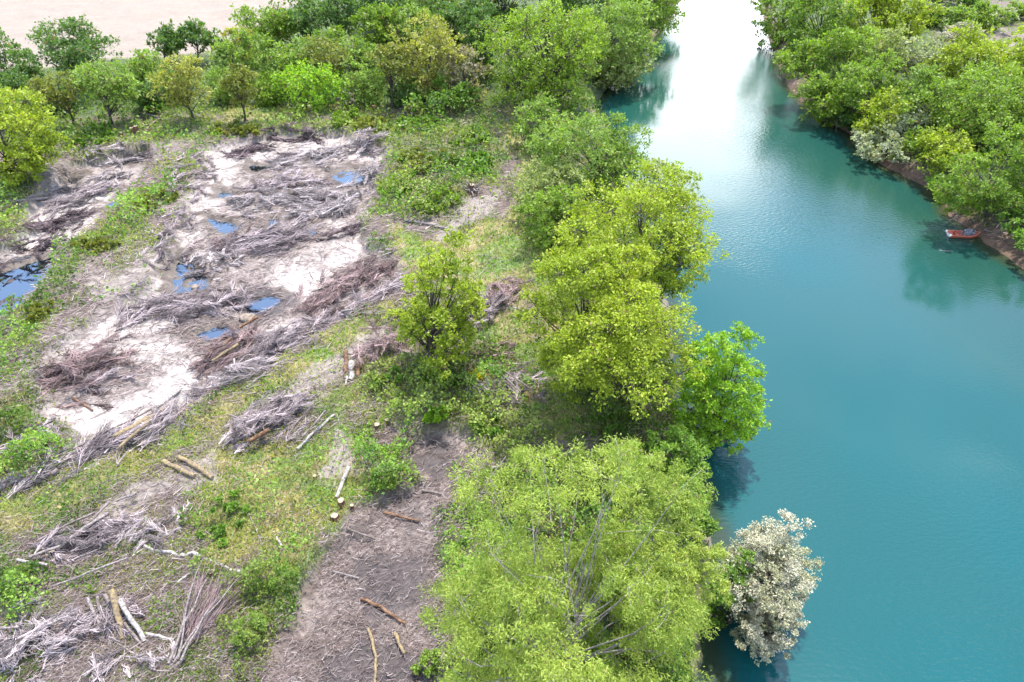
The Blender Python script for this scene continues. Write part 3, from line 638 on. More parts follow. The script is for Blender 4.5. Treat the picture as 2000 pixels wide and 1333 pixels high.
# ------------------------------------------------------------------ brush piles
rngb = np.random.default_rng(11)
def brush(label, p0, p1, width, hgt, n, tone, seed, ln=2.2, spread=.35, fan=False, rad=1.0):
    """p0-p1: photo points of the pile's long axis on the ground; sticks lie along it, springing up at p1"""
    rng = np.random.default_rng(seed)
    A, B = at(*p0), at(*p1); ax = B-A; Ln = np.linalg.norm(ax[:2]); d = ax/Ln; d[2] = 0; q = np.array([-d[1], d[0], 0])
    nb = max(6, n//38); n = nb*38                                   # every cut branch carries 38 twigs
    tb = rng.random(nb); sb = np.clip(rng.normal(size=nb)*.46, -1.2, 1.2)
    prof = np.sqrt(np.clip(1-(2*tb-1)**2*.85, 0, 1)); prof *= .65+.7*rng.random(nb)
    Lb = ln*(.6+.8*rng.random(nb))
    base = A + d*(tb*Ln)[:, None] + q*(sb*width*.5*prof)[:, None]
    base[:, 2] = H(base[:, 0], base[:, 1]) + hgt*prof*np.exp(-sb**2*2.0)*rng.random(nb)**.7
    yaw = np.where(rng.random(nb) < .22, rng.random(nb)*6.28, rng.normal(size=nb)*spread*1.4) + np.where(rng.random(nb) < .22, math.pi, 0)
    pit = rng.normal(size=nb)*.15 + .09
    bi = np.repeat(np.arange(nb), 38); u = rng.random(n)**.8; u[::38] = 0
    main = np.zeros(n, bool); main[::38] = True
    side = rng.choice([-1, 1], n)*(.18+.62*rng.random(n)); side[main] = 0
    ya = yaw[bi]; dm = unit(d*np.cos(ya)[:, None] + q*np.sin(ya)[:, None] + np.array([0, 0, 1])*pit[bi][:, None])
    yt = ya + side; pt = pit[bi] + rng.normal(size=n)*.30; pt[main] = pit
    dirv = unit(d*np.cos(yt)[:, None] + q*np.sin(yt)[:, None] + np.array([0, 0, 1])*pt[:, None])
    L = Lb[bi]*(.22+.30*rng.random(n))*(1.15-u*.5); L[main] = Lb
    k = 4; tt = np.linspace(0, 1, k)
    P0 = base[bi] + dm*((u-.5)*Lb[bi])[:, None]
    back = dm - dirv
    P = P0[:, None, :] + dirv[:, None, :]*(tt[None, :, None]*L[:, None, None]) + (back*(.28*L)[:, None])[:, None, :]*(tt**2)[None, :, None] + rng.normal(size=(n, k, 3))*.025
    P[:, 1:, 2] -= (.06*L)[:, None]*(tt[1:]**2)[None, :]
    zg = H(P[..., 0].ravel(), P[..., 1].ravel()).reshape(n, k); P[..., 2] = np.maximum(P[..., 2], zg+.01)
    r0 = (.012 + .024*rng.random(n)**3)*rad*max(1, depth(A[0], A[1], 1)/52); R = r0[:, None]*np.linspace(1.2, .45, k)[None, :]
    R[main] *= (1.4 + 1.5*rng.random(nb)**3)[:, None]; R[rng.random(n) < .015] *= 2.2
    c = np.array(tone)*np.array([1.0, .985, .96])*((.38+1.25*rng.random(nb))[bi][:, None])*(.62+.76*rng.random((n, 1))) + rng.normal(size=(n, 1))*.012
    e = link('brush_pile', sticks(P, R, 3, np.clip(c, .02, .8), 'brush_pile'), M_TWIG, label=label, category='brush pile', group='heaps of cut branches in the clearing')
    return e
MAU, RED, PAL, DRK, GRY = (.25, .207, .212), (.20, .142, .138), (.27, .235, .235), (.125, .093, .098), (.28, .238, .240)
BP = [
 ('large swept heap of fine grey brown twigs in the middle of the pond', (440,490), (590,462), 5.5, 1.3, 2600, MAU, .22, 3.2),
 ('reddish root heap at the near end of the swept twig heap', (420,470), (480,478), 3.5, 1.0, 900, RED, .9, 1.2),
 ('pale upturned root tangle beside the blue puddle', (370,525), (470,510), 6.0, 1.3, 1700, PAL, .9, 1.3),
 ('flat purple grey twig heap beside the grey shallow pool', (330,612), (478,592), 5.0, .9, 2200, MAU, .3, 2.6),
 ('low twig heap left of the grey shallow pool heap', (225,632), (345,588), 4.0, .7, 1300, MAU, .35, 2.4),
 ('reddish brown mounded twig heap on the white mud', (75,735), (255,700), 6.5, 1.3, 3000, RED, .4, 2.0),
 ('small grey twig heap in front of the reddish mound', (165,758), (245,742), 2.5, .5, 500, MAU, .4, 1.6),
 ('dense heap of purple twigs along the mown strip, nearest the thin tree', (500,700), (640,640), 4.5, 1.5, 2400, MAU, .3, 2.2),
 ('heap of twigs and split logs at the pond edge, left of the dense purple heap', (380,725), (500,655), 4.0, 1.2, 1500, RED, .35, 2.2),
 ('heap of grey poles beside the mown strip', (385,775), (510,722), 3.6, 1.0, 1100, GRY, .22, 2.6),
 ('broad heap of brown branches below the mown strip', (440,870), (590,790), 4.4, 1.4, 2300, MAU, .5, 1.9),
 ('flat twig spread at the near end of the pond, under the two tan logs', (150,905), (330,815), 4.5, .8, 1700, MAU, .28, 2.4),
 ('thin pile of grey branches around the forked grey log', (0,965), (125,905), 3.6, .7, 1000, GRY, .35, 2.0),
 ('heap of branches under the crossed pale poles', (70,1085), (240,1030), 4.0, .9, 1500, MAU, .5, 1.8),
 ('grey tangled branches to the right of the crossed poles', (230,1075), (360,1010), 3.6, .7, 800, GRY, .7, 1.5),
 ('long slope of purple brushwood at the right shore of the pond', (600,610), (760,515), 6.0, 1.0, 2600, RED, .35, 2.6),
 ('purple brushwood at the foot of the thin tree, along the pond shore', (640,640), (770,560), 4.0, .8, 1500, MAU, .35, 2.4),
 ('upright pale dead branches at the right end of the pond', (660,420), (745,330), 5.0, 1.8, 1400, PAL, .5, 2.4),
 ('pale fan of dead branches at the far right corner of the pond', (680,300), (745,275), 5.0, 1.8, 1000, GRY, .7, 2.6),
 ('wide tangle of pale twigs filling the back of the pond', (540,330), (660,300), 8.0, .8, 1700, PAL, .5, 2.4),
 ('dark twig heap on the white mud at the back of the pond', (445,305), (525,290), 4.0, .9, 900, DRK, .3, 2.6),
 ('long pale twig mat across the centre of the pond', (455,400), (690,385), 9.0, .8, 3000, PAL, .45, 2.4),
 ('grey twig mat behind the blue puddles', (480,372), (640,350), 5.0, .9, 1500, MAU, .5, 2.2),
 ('pale roots and twigs beside the long blue puddle', (560,425), (690,410), 6.0, .9, 1700, PAL, .6, 2.0),
 ('dark low branches at the back edge of the pond', (520,268), (620,256), 3.5, .8, 800, DRK, .4, 2.4),
 ('dark broken branch heap by the white mud tongue', (635,470), (700,448), 2.4, .7, 500, DRK, .35, 2.2),
 ('brown twig spread on the left margin of the pond', (390,300), (350,385), 6.0, .8, 1300, MAU, .5, 2.2),
 ('twig litter heap on the ridge at the left of the pond', (300,520), (360,420), 5.0, .5, 1300, MAU, .4, 2.0),
 ('dark twig heap in the left pond', (60,452), (165,425), 5.0, .9, 1400, DRK, .4, 2.2),
 ('mauve twig heap in the middle of the left pond', (90,415), (205,372), 5.0, .9, 1500, MAU, .35, 2.4),
 ('pale dead branches at the back of the left pond', (180,318), (295,300), 4.5, .9, 1100, PAL, .5, 2.2),
 ('pale broken roots on the white mud of the left pond', (110,372), (255,345), 5.0, .6, 1300, PAL, .7, 1.6),
 ('fresh cut branches piled at the foot of the thin tree', (700,720), (800,650), 4.0, 1.4, 1600, RED, .5, 2.0),
 ('pinkish grey brushwood behind the thin tree', (905,655), (975,585), 3.0, 1.4, 1700, MAU, .5, 1.8),
 ('brown brushwood dome by the grassy path', (955,600), (1020,560), 3.4, 1.2, 1200, RED, .6, 1.7),
 ('small brown brush heap under the brambles of the path', (940,705), (995,680), 2.4, .8, 600, RED, .6, 1.3),
 ('grey dead branch heap among the brambles', (940,780), (1040,735), 4.4, .9, 1200, GRY, .6, 2.2),
 ('grey brush in the lower left corner of the clearing', (-40,1320), (130,1240), 5.0, .9, 1900, GRY, .5, 1.9),
 ('brush under the leaning mossy logs', (130,1235), (270,1200), 3.0, .8, 1000, MAU, .7, 1.5),
 ('wispy pale branches spread below the leaning logs', (180,1310), (340,1290), 3.4, .5, 900, GRY, .8, 1.2),
 ('low twig heap at the far end of the clearing', (790,222), (880,205), 4.5, 1.2, 900, MAU, .7, 2.2),
 ('low grey twig heap under the edge of the wood', (620,205), (705,190), 4.5, 1.0, 900, GRY, .8, 2.2),
 ('dark wet brush fringe along the far edge of the left pool', (-60,528), (118,478), 2.2, 1.9, 1600, DRK, .6, 1.6),
 ('faint twig heap beside the low bright bush', (505,205), (575,192), 4.5, .8, 700, GRY, .8, 2.2),
 ('long drift of twigs beside the track at the left', (0,890), (110,830), 4.0, .5, 900, GRY, .5, 1.8),
 ('brush drift between the mown strip and the white pond end', (250,880), (370,795), 3.0, .6, 900, GRY, .3, 2.2),
]
for i, (lab, p0, p1, wd_, hg, n, tone, sprd, ln) in enumerate(BP):
    brush(lab, p0, p1, wd_, hg, n, tone, 100+i, ln, sprd)
def fan():
    base = at(346, 1296); e = empty('sapling_bundle', base, 'bundle of cut saplings fanning out from two thick butts', 'sapling bundle')
    rng = np.random.default_rng(5)
    for k, (tip, r) in enumerate([((418,1145), .085), ((406,1108), .07), ((492,1130), .06), ((385,1160), .05), ((440,1180), .07)]):
        B = base + np.array([(k-2)*.16, (k % 2)*.15, .14+.05*k]); Tp = at(*tip) + np.array([0, 0, .9])
        t = np.linspace(0, 1, 6)[:, None]; P = B*(1-t)+Tp*t + rng.normal(size=(6, 3))*.05 + np.array([0, 0, .35])*np.sin(t*3.1)
        link('stem', merge_tubes('stem', [(P-base, np.linspace(r, .015, 6))], 7), M_DEAD, e)
    n = 330; t = .25+.75*rng.random(n); u = rng.random(n)
    A1, A2 = at(375,1170)+np.array([0, 0, .7]), at(500,1145)+np.array([0, 0, .6])
    tip = A1*(1-u[:, None])+A2*u[:, None]; P0 = base*(1-t[:, None])+tip*t[:, None]
    dirs = unit(tip-base + rng.normal(size=(n, 3))*1.0); L = .8+1.2*rng.random(n)
    P = P0[:, None]+dirs[:, None]*(np.linspace(0, 1, 4)[None, :, None]*L[:, None, None])+rng.normal(size=(n, 4, 3))*.04
    P[..., 2] = np.maximum(P[..., 2], .3+base[2]-.35)
    c = np.array(RED)*(.5+1.4*rng.random((n, 1)))
    link('twigs', sticks(P-base, np.repeat([[.014, .011, .008, .005]], n, 0), 3, c, 'twigs'), M_TWIG, e)
fan()

# ------------------------------------------------------------------ logs, stumps, fallen branches
def log(label, pts, dia, mat, lift=.0, name='log', cat='log', taper=.75, group='cut logs and fallen poles in the clearing', cut=True, z1=None, k=10, seed=0):
    rng = np.random.default_rng(int(pts[0][0]*3+pts[0][1])+seed)
    G = np.array([at(*p) for p in pts]); 
    seg = 4; P = np.concatenate([[G[i]*(1-t)+G[i+1]*t for t in np.arange(seg)/seg] for i in range(len(G)-1)] + [[G[-1]]])
    m = len(P); r = np.linspace(dia/2, dia/2*taper, m)*(1+rng.normal(size=m)*.04)
    P[:, 2] = np.maximum(P[:, 2], 0) + r*.75 + lift
    if z1 is not None: P[:, 2] += np.linspace(z1, 0, m)
    P[1:-1] += rng.normal(size=(m-2, 3))*dia*.13; r *= 1+.10*rng.normal(size=m)
    org = P[m//2].copy(); org[2] -= r[m//2]
    me = merge_tubes(name, [(P-org, r)], k)
    o = link(name, me, mat, label=label, category=cat, group=group); o.location = org
    if cut:
        for a, b, rr in ((0, 1, r[0]), (-1, -2, r[-1])):
            T_ = unit(P[a]-P[b]); ref = np.array([0, 0, 1.]); A_ = unit(np.cross(T_, ref)); B_ = np.cross(T_, A_)
            an = np.arange(k)*2*math.pi/k
            V = (P[a]-org+T_*.004) + rr*.985*(np.cos(an)[:, None]*A_ + np.sin(an)[:, None]*B_)
            if np.dot(np.cross(V[1]-V[0], V[2]-V[0]), T_) < 0: V = V[::-1]
            link('cut_end', mesh_from('cut_end', V, np.arange(k), k), M_CUT, o)
    return o
LG = [
 ('grey forked log lying on thin brush at the left', [(115,922),(80,938),(46,960)], .30, M_LOG), ('short mossy log, lower of the pair below the mown strip', [(322,905),(352,920),(381,934)], .34, M_MOSSLOG),
 ('short mossy log, upper of the pair below the mown strip', [(350,897),(385,915),(416,937)], .32, M_MOSSLOG), ('thick curved pale branch across the crossed poles', [(220,1014),(170,1045),(130,1075),(66,1100)], .20, M_DEAD),
 ('thin dark pole leaning across the crossed poles', [(219,993),(195,1018),(171,1042)], .14, M_LOG), ('pale pole end poking from the crossed poles', [(273,975),(234,990)], .16, M_DEAD),
 ('long thin pole at the back of the crossed poles', [(192,1012),(130,1040),(80,1068)], .13, M_LOG), ('pale short log at the left of the crossed poles', [(42,1105),(101,1115)], .17, M_BIRCH),
 ('long crooked birch trunk lying across the grass', [(485,1124),(455,1117),(378,1086),(350,1086),(300,1076),(257,1056)], .22, M_BIRCH), ('long thin pole below the crossed poles', [(255,1101),(180,1130),(108,1157)], .12, M_DEAD),
 ('short split pale log in the grass below the crooked birch', [(373,1122),(348,1140)], .14, M_BIRCH), ('white birch log standing out on the grass above the stumps', [(681,918),(658,976)], .27, M_BIRCH),
 ('thin bent pole in the leafy green patch', [(485,1000),(515,1070)], .07, M_DEAD), ('short white pole beside the feathery bush', [(541,1052),(551,1070)], .13, M_BIRCH),
 ('brown log at the upper rim of the dark pool', [(750,1005),(820,1021)], .17, M_BROWNLOG), ('pale log on the rim of the dark pool behind the willow leaves', [(825,961),(862,968)], .14, M_LOG),
 ('long orange brown log in the drained dark pool', [(706,1175),(745,1190),(793,1222)], .20, M_BROWNLOG), ('curved mossy log in the lower part of the dark pool', [(720,1231),(735,1287),(733,1345)], .16, M_MOSSLOG),
 ('short mossy log under the willow at the pool edge', [(771,1240),(790,1280)], .18, M_MOSSLOG), ('thin grey pole on the pale side of the dark pool', [(650,1119),(702,1133)], .10, M_DEAD), ('grey log lying on the dry upper part of the pool', [(678,1035),(732,1056)], .13, M_LOG),
 ('brown butt at the back of the log stack', [(676,692),(676,730)], .36, M_BROWNLOG), ('white barked log on top of the log stack', [(688,713),(685,746)], .42, M_BIRCH), ('red brown log at the right of the log stack', [(698,690),(706,715)], .36, M_BROWNLOG),
 ('thin split log leaning out of the log stack', [(678,738),(675,756)], .20, M_BIRCH), ('short round log lowest in the stack', [(703,716),(699,738)], .36, M_BROWNLOG),
 ('long pale straight log lying on the bright grass', [(581,881),(615,848),(654,813)], .25, M_BIRCH), ('brown log at the edge of the broad brown heap', [(532,857),(490,881)], .28, M_BROWNLOG),
 ('tan log lying uppermost over the flat twig spread', [(324,815),(275,845),(228,867)], .36, M_MOSSLOG), ('orange barked log beside the tan log', [(298,836),(240,888)], .24, M_MOSSLOG), ('grey pole running out past the tan log', [(300,812),(210,860),(150,890)], .13, M_LOG),
 ('orange brown fallen branch on the white mud', [(143,780),(165,792),(182,804)], .16, M_BROWNLOG), ('white pole at the near pond rim', [(352,765),(308,798)], .22, M_BIRCH), ('grey pole out on the mown strip', [(521,731),(483,759)], .20, M_DEAD),
 ('orange split log in the heap at the pond edge', [(507,636),(472,657)], .26, M_BROWNLOG), ('dark log in the heap at the pond edge', [(455,680),(405,715)], .28, M_BROWNLOG), ('mossy log in the heap at the pond edge', [(470,690),(420,722)], .24, M_MOSSLOG),
 ('short log alone on the mown strip beside the dense purple heap', [(671,626),(694,622)], .24, M_DEAD), ('long dead branch at the edge of the bramble slope', [(790,433),(835,440),(877,451)], .22, M_DEAD), ('short dead branch under the long one on the bramble slope', [(814,453),(848,455)], .16, M_DEAD),
 ('grey dead trunk lying at the left shore of the left pond', [(28,397),(98,389)], .30, M_DEAD), ('darker pole behind the grey trunk of the left pond', [(34,388),(98,381)], .22, M_LOG), ('pale dead limb near the yellow brown tree', [(315,232),(290,250),(285,264)], .22, M_DEAD),
 ('forked dead limb at the foot of the yellow brown tree', [(322,236),(300,228),(272,222)], .20, M_DEAD), ('grey short log beside the pale dead limb', [(278,250),(294,245)], .24, M_LOG),
 ('pole in the grey brush in the lower left corner', [(0,1262),(60,1240),(130,1235)], .12, M_DEAD), ('second pole in the grey brush, curving to the leaning logs', [(60,1330),(130,1280),(200,1240)], .10, M_LOG), ('thin long branch trailing right from the leaning logs', [(225,1255),(290,1295),(350,1320)], .07, M_DEAD),
 ('thin pole at the left of the corner brush', [(5,1238),(45,1235)], .14, M_DEAD), ('pale pole beside the sapling bundle', [(287,1240),(336,1252)], .15, M_BIRCH), ('dark stub at the foot of the sapling bundle', [(325,1262),(298,1278)], .14, M_LOG), ('second stub at the foot of the sapling bundle', [(340,1262),(322,1284)], .16, M_LOG),
 ('brown branch between the grass and the broad brown heap', [(595,870),(622,842),(640,818)], .12, M_LOG), ('thin branch on the grass by the yellow flowers', [(626,818),(592,834)], .16, M_LOG), ('thin pole lying along the mown strip', [(470,783),(428,788)], .07, M_DEAD),
 ('grey branch in the dead heap among the brambles', [(955,727),(985,752),(1017,782)], .10, M_DEAD), ('second branch in the dead heap among the brambles', [(980,738),(1035,775)], .08, M_LOG), ('brown rotten log beside the grassy path', [(1020,760),(1042,792)], .18, M_BROWNLOG),
 ('short white splinter log in the brambles under the log stack', [(760,730),(756,745)], .10, M_BIRCH),
]
for lab, pts, dia, mt in LG:
    up = .5 if 'crossed' in lab else .45 if 'corner brush' in lab else .8 if 'heap' in lab else .6 if 'tan log' in lab or 'twig spread' in lab else .45 if 'dead heap' in lab else .12 if 'pool' in lab else .06
    log(lab, pts, dia*1.12, mt, lift=up)
for lab, pts, dia, mt, z1 in [('thick leaning log with yellow lichen', [(231,1176),(241,1250)], .34, M_MOSSLOG, 1.0), ('leaning grey white log right of the lichen log', [(245,1190),(284,1254)], .27, M_BIRCH, .8), ('leaning pole left of the lichen log', [(182,1185),(200,1235)], .20, M_DEAD, .8),
                              ('brown leaning pole next to the lichen log', [(200,1180),(208,1240)], .18, M_LOG, .7), ('thin leaning pole between the lichen log and the brown pole', [(213,1175),(228,1215)], .22, M_LOG, .6), ('dark leaning pole between the lichen log and the grey white log', [(248,1225),(280,1262)], .18, M_LOG, .35), ('short leaning stub at the left of the leaning logs', [(160,1215),(172,1240)], .2, M_DEAD, .3)]:
    log(lab, pts, dia, mt, z1=z1)
def stump(label, px, py, dia, hgt, mat=M_BROWNLOG):
    p = at(px, py); rng = np.random.default_rng(int(px+py)); k = 14
    e = empty('tree_stump', p, label, 'tree stump', 'sawn tree stumps')
    an = np.arange(k)*2*math.pi/k; wob = 1+rng.normal(size=k)*.09
    V = []; 
    for z, f in ((-.2, 1.5), (0.03, 1.3), (hgt*.5, 1.03), (hgt, 1.0)): V += [(cos(a)*dia/2*f*wv, sin(a)*dia/2*f*wv, z) for a, wv in zip(an, wob)]
    Fq_ = [(r*k+q, r*k+(q+1) % k, (r+1)*k+(q+1) % k, (r+1)*k+q) for r in range(3) for q in range(k)]
    link('bark', mesh_from('bark', np.array(V), np.array(Fq_), 4, smooth=False), mat, e)
    link('cut_face', mesh_from('cut_face', np.array([(cos(a)*dia/2*wv*.99, sin(a)*dia/2*wv*.99, hgt+.004) for a, wv in zip(an, wob)]), np.arange(k), k), M_CUT, e)
for lab, x, y, d_, h_ in [('pale sawn stump at the foot of the white birch log', 668, 986, .42, .45), ('round sawn stump nearest the pool, below the birch stump', 655, 1014, .42, .35), ('small sawn stump right of the birch stump', 689, 995, .24, .4), ('yellowish cut stump beside the crooked birch trunk', 415, 1121, .40, .3),
                          ('weathered wide stump at the left border of the clearing', 72, 868, .6, .3), ('sawn stump among wood chips in the brambles', 737, 836, .36, .35), ('second sawn stump among the wood chips', 757, 826, .30, .3), ('pale tall stump at the back of the clearing', 261, 263, .5, .9), ('tan stump beside the pale tall stump', 269, 261, .55, 1.0),
                          ('light stump end in the brush of the crossed poles', 106, 1080, .3, .3), ('low stump on the wood side of the left pond', 240, 266, .55, .5), ('small stump end in the white birch grass', 616, 934, .25, .25)]:
    stump(lab, x, y, d_, h_)
def root_wad():
    p = at(922, 378); e = empty('root_wad', p, 'torn up orange brown root stump beside the sandy mound', 'tree stump'); rng = np.random.default_rng(3); L = []
    for k in range(26):
        d = unit(rng.normal(size=3)+np.array([0, 0, .5])); ln = .6+1.3*rng.random(); t = np.linspace(0, 1, 5)[:, None]
        P = np.array([0, 0, .4]) + d*ln*t + rng.normal(size=(5, 3))*.07; L.append((P, np.linspace(.15, .03, 5)))
    link('roots', merge_tubes('roots', L, 6), M_DEAD, e)
    V = []; k = 12
    for z, r in ((-.2, .55), (.25, .5), (.7, .38), (1.05, .3)): V += [(cos(a)*r*(1+.15*rng.normal()), sin(a)*r*(1+.15*rng.normal()), z) for a in np.arange(k)*6.283/k]
    Fq_ = [(r*k+q, r*k+(q+1) % k, (r+1)*k+(q+1) % k, (r+1)*k+q) for r in range(3) for q in range(k)]
    link('bole', mesh_from('bole', np.array(V), np.array(Fq_), 4), M_BROWNLOG, e)
    link('broken_top', mesh_from('broken_top', np.array([(cos(a)*.29, sin(a)*.29, 1.06) for a in np.arange(k)*6.283/k]), np.arange(k), k), M_CUT, e)
root_wad()
def rock(label, px, py, s_):
    p = at(px, py); rng = np.random.default_rng(int(px)); import bmesh
    bm = bmesh.new(); bmesh.ops.create_icosphere(bm, subdivisions=3, radius=s_)
    for v in bm.verts:
        f = 1+.35*(fbm(np.array([v.co.x/s_*1.4+px]), np.array([v.co.y/s_*1.4+v.co.z/s_*1.1]), 4, 3)[0]-.5)*2
        v.co *= f; v.co.z *= .55
    me = bpy.data.meshes.new('rock'); bm.to_mesh(me); bm.free()
    o = link('rock', me, bark_mat('rock', (.15, .115, .085), (.26, .21, .165), 3), label=label, category='rock'); o.location = p + np.array([0, 0, .1])
rock('tan boulder at the edge of the grey shallow pool', 483, 624, .7)
rock('small brown stone in the blue puddle beside the root tangle', 381, 562, .35)

# ------------------------------------------------------------------ boat at the far shore
def boat():
    p = at(1880, 462); z0 = .02
    e = empty('rowing_boat', (p[0], p[1], z0), 'small orange red boat with a white stern moored at the far shore', 'boat'); e.rotation_euler = (0, 0, radians(-4))
    Ln, n = 3.1, 15; x = np.linspace(-.5, .5, n); 
    half = .62*np.where(x < .05, 1-.10*((x-.05)/.55)**2, 1-((x-.05)/.45)**2.2*.93); half = np.maximum(half, .04)
    sheer = .36 + .22*np.clip((x-.1)/.4, 0, 1)**2
    prof = [(1.0, 1.0), (.97, .62), (.80, .22), (.35, .0), (0, -.04)]
    V = []
    def ring(sc_, dz):
        out = []
        for i in range(n):
            row = [(x[i]*Ln, half[i]*a*sc_, sheer[i]*b-.08+dz) for a, b in prof]
            out.append(row + [(q[0], -q[1], q[2]) for q in row[-2::-1]])
        return np.array(out)
    outer = ring(1, 0); inner = ring(.90, .06); k = outer.shape[1]
    def quads(G, flip=False):
        Fq_ = []
        for i in range(n-1):
            for j in range(k-1):
                q = [i*k+j, i*k+j+1, (i+1)*k+j+1, (i+1)*k+j]; Fq_.append(q[::-1] if flip else q)
        return Fq_
    Va = np.concatenate([outer.reshape(-1, 3), inner.reshape(-1, 3)]); off = n*k
    Fa = quads(outer) + [[a+off for a in q] for q in quads(inner, True)]
    for i in range(n-1):
        for j in (0, k-1): Fa.append([i*k+j, (i+1)*k+j, off+(i+1)*k+j, off+i*k+j])
    for i in (0, n-1):
        for j in range(k-1): Fa.append([i*k+j, i*k+j+1, off+i*k+j+1, off+i*k+j])
    def plain(nm, col, rough=.45):
        m, t, out = new_mat(nm); pp = t.nodes.new('ShaderNodeBsdfPrincipled'); nz = t.nodes.new('ShaderNodeTexNoise'); nz.inputs['Scale'].default_value = 5; nz.inputs['Detail'].default_value = 6
        r = t.nodes.new('ShaderNodeValToRGB'); r.color_ramp.elements[0].color = (*[c*.7 for c in col], 1); r.color_ramp.elements[1].color = (*col, 1); r.color_ramp.elements[0].position = .3; r.color_ramp.elements[1].position = .6
        t.links.new(nz.outputs['Fac'], r.inputs['Fac']); t.links.new(r.outputs['Color'], pp.inputs['Base Color']); pp.inputs['Roughness'].default_value = rough; t.links.new(pp.outputs[0], out.inputs['Surface']); return m
    orange, white, dark = plain('boat_paint', (.46, .12, .07)), plain('boat_white', (.8, .78, .74)), plain('boat_gear', (.10, .10, .13), .7)
    link('hull', mesh_from('hull', Va, np.array(Fa), 4, smooth=True), orange, e)
    # white rounded stern tubes and the closed transom
    st = [(np.array([(-.50*Ln, s2*.48, .30), (-.505*Ln-.12, s2*.48, .30)]), np.array([.16, .10])) for s2 in (1, -1)]
    for s2 in st: link('stern_cap', merge_tubes('stern_cap', [s2], 10), white, e)
    tr = outer[0]*np.array([1, .97, .95]) + np.array([.03, 0, .01]); link('transom', mesh_from('transom', tr, np.arange(k), k), white, e)
    for xx in (-.22, .12):
        hw_ = .50; V = np.array([(xx*Ln+a*.13, b*hw_, .26+c*.02) for a in (-1, 1) for b in (-1, 1) for c in (-1, 1)])
        link('seat', mesh_from('seat', V, np.array([[0, 1, 3, 2], [4, 6, 7, 5], [0, 4, 5, 1], [2, 3, 7, 6], [1, 5, 7, 3], [0, 2, 6, 4]]), 4), orange, e)
    rim = [np.array([(x[i]*Ln, s2*half[i]*.97, sheer[i]-.06) for i in range(n)]) for s2 in (1, -1)]
    link('gunwale', merge_tubes('gunwale', [(r_, np.full(n, .07)) for r_ in rim], 8), orange, e)
    # dark gear bundle lying in the boat
    rng = np.random.default_rng(8); n2 = 90; P0 = np.array([.55, 0, .42]) + rng.normal(size=(n2, 3))*np.array([.28, .22, .10])
    P = P0[:, None] + unit(rng.normal(size=(n2, 3)))[:, None]*(np.linspace(-.25, .25, 3)[None, :, None])
    ge = link('gear_bundle', sticks(P, np.full((n2, 3), .045), 4, np.array([.30, .30, .34])*(.2+1.2*rng.random((n2, 1))), 'gear_bundle'), M_TWIG, label='dark bundle of gear lying in the orange boat', category='gear'); ge.location = (p[0], p[1], z0)
boat()
def snag(label, pts, dia, lift, seed, nb=5):
    rng = np.random.default_rng(seed); G = np.array([at(*q) for q in pts]); G[:, 2] = np.maximum(G[:, 2], 0)+lift; org = G[0].copy()
    L = [(G-org, np.linspace(dia/2, dia/5, len(G)))]
    for k in range(nb):
        b = G[rng.integers(0, len(G)-1)]*.5+G[-1]*.5*rng.random()+G[0]*0; t0 = rng.random(); b = G[0]*(1-t0)+G[-1]*t0
        d = unit(rng.normal(size=3)*np.array([1, 1, .5])+np.array([0, 0, .25])); t = np.linspace(0, 1, 4)[:, None]
        L.append((b-org+d*(.8+1.4*rng.random())*t+rng.normal(size=(4, 3))*.06*t, np.linspace(dia/4, .02, 4)))
    o = link('snag', merge_tubes('snag', L, 6), M_DEAD, label=label, category='dead branch'); o.location = org
snag('drowned branch poking out of the water near the boat', [(1834,489),(1850,491),(1862,491)], .10, .0, 6, 0)
snag('bare branch fallen into the water above the boat', [(1880,424),(1862,430),(1845,440)], .16, .25, 2, 9)
snag('bare branch reaching over the water under the far trees', [(1655,238),(1640,248),(1625,256)], .25, 1.2, 3, 10)

# ------------------------------------------------------------------ ground cover
rng = np.random.default_rng(77)
def scatter(n, y0=13, y1=150):
    # more points near the camera: even density per solid angle
    u = rng.random(n); v = rng.random(n)
    q0, q1 = 1/(y0+14), 1/(y1+14); y = 1/(q0+(q1-q0)*v) - 14
    x = (u*2-1)*(y*.80+13)
    return x, y
def cover(n, maskf, y1=150):
    x, y = scatter(n, y1=y1); h, m = height_masks(x, y)
    keep = rng.random(n) < np.clip(maskf(x, y, m), 0, 1)*(m['river'] < -1.2)
    return x[keep], y[keep], h[keep], {k: v[keep] for k, v in m.items()}
def off(m): return (1-m['pondw'])*(1-m['ponds'])*(1-m['field'])
# grass
x, y, h, m = cover(420000, lambda x, y, m: (m['grass']*.95 + .7*sstep(fbm(x*.3, y*.3, 77, 4), .43, .55) + .2*m['bramble'])*off(m)*(1-.8*m['bare']))
n = len(x); Z = depth(x, y, h); k_ = np.clip(Z/34, .8, 2.6)
P = np.c_[x, y, h-.02]; D = unit(np.c_[rng.normal(size=(n, 2))*.55, np.full(n, .8)]); Nn = unit(rng.normal(size=(n, 3)))
g1 = sstep(fbm(x*.45, y*.45, 5, 3) + .15*rng.normal(size=n), .35, .68)[:, None]
col = np.array([.21, .34, .035])*(1-g1) + np.array([.42, .40, .10])*g1
g2 = sstep(fbm(x*.22+40, y*.22, 8, 3), .52, .66)[:, None]*.8; col = col*(1-g2) + np.array([.14, .30, .04])*g2
dry = sstep(fbm(x*.6+13, y*.6, 66, 4), .52, .64)[:, None]*.6; col = col*(1-dry) + np.array([.38, .32, .17])*dry
col = col*np.array([.97, .96, 1.05])
yel = (rng.random(n) < .010)[:, None]; col = np.where(yel, np.array([.65, .55, .04]), col)*(.7+.6*rng.random((n, 1)))
link('grass', leaves('grass', P, D, Nn, (.14+.2*rng.random(n))*k_, .045*k_, col), M_LEAF, kind='stuff')
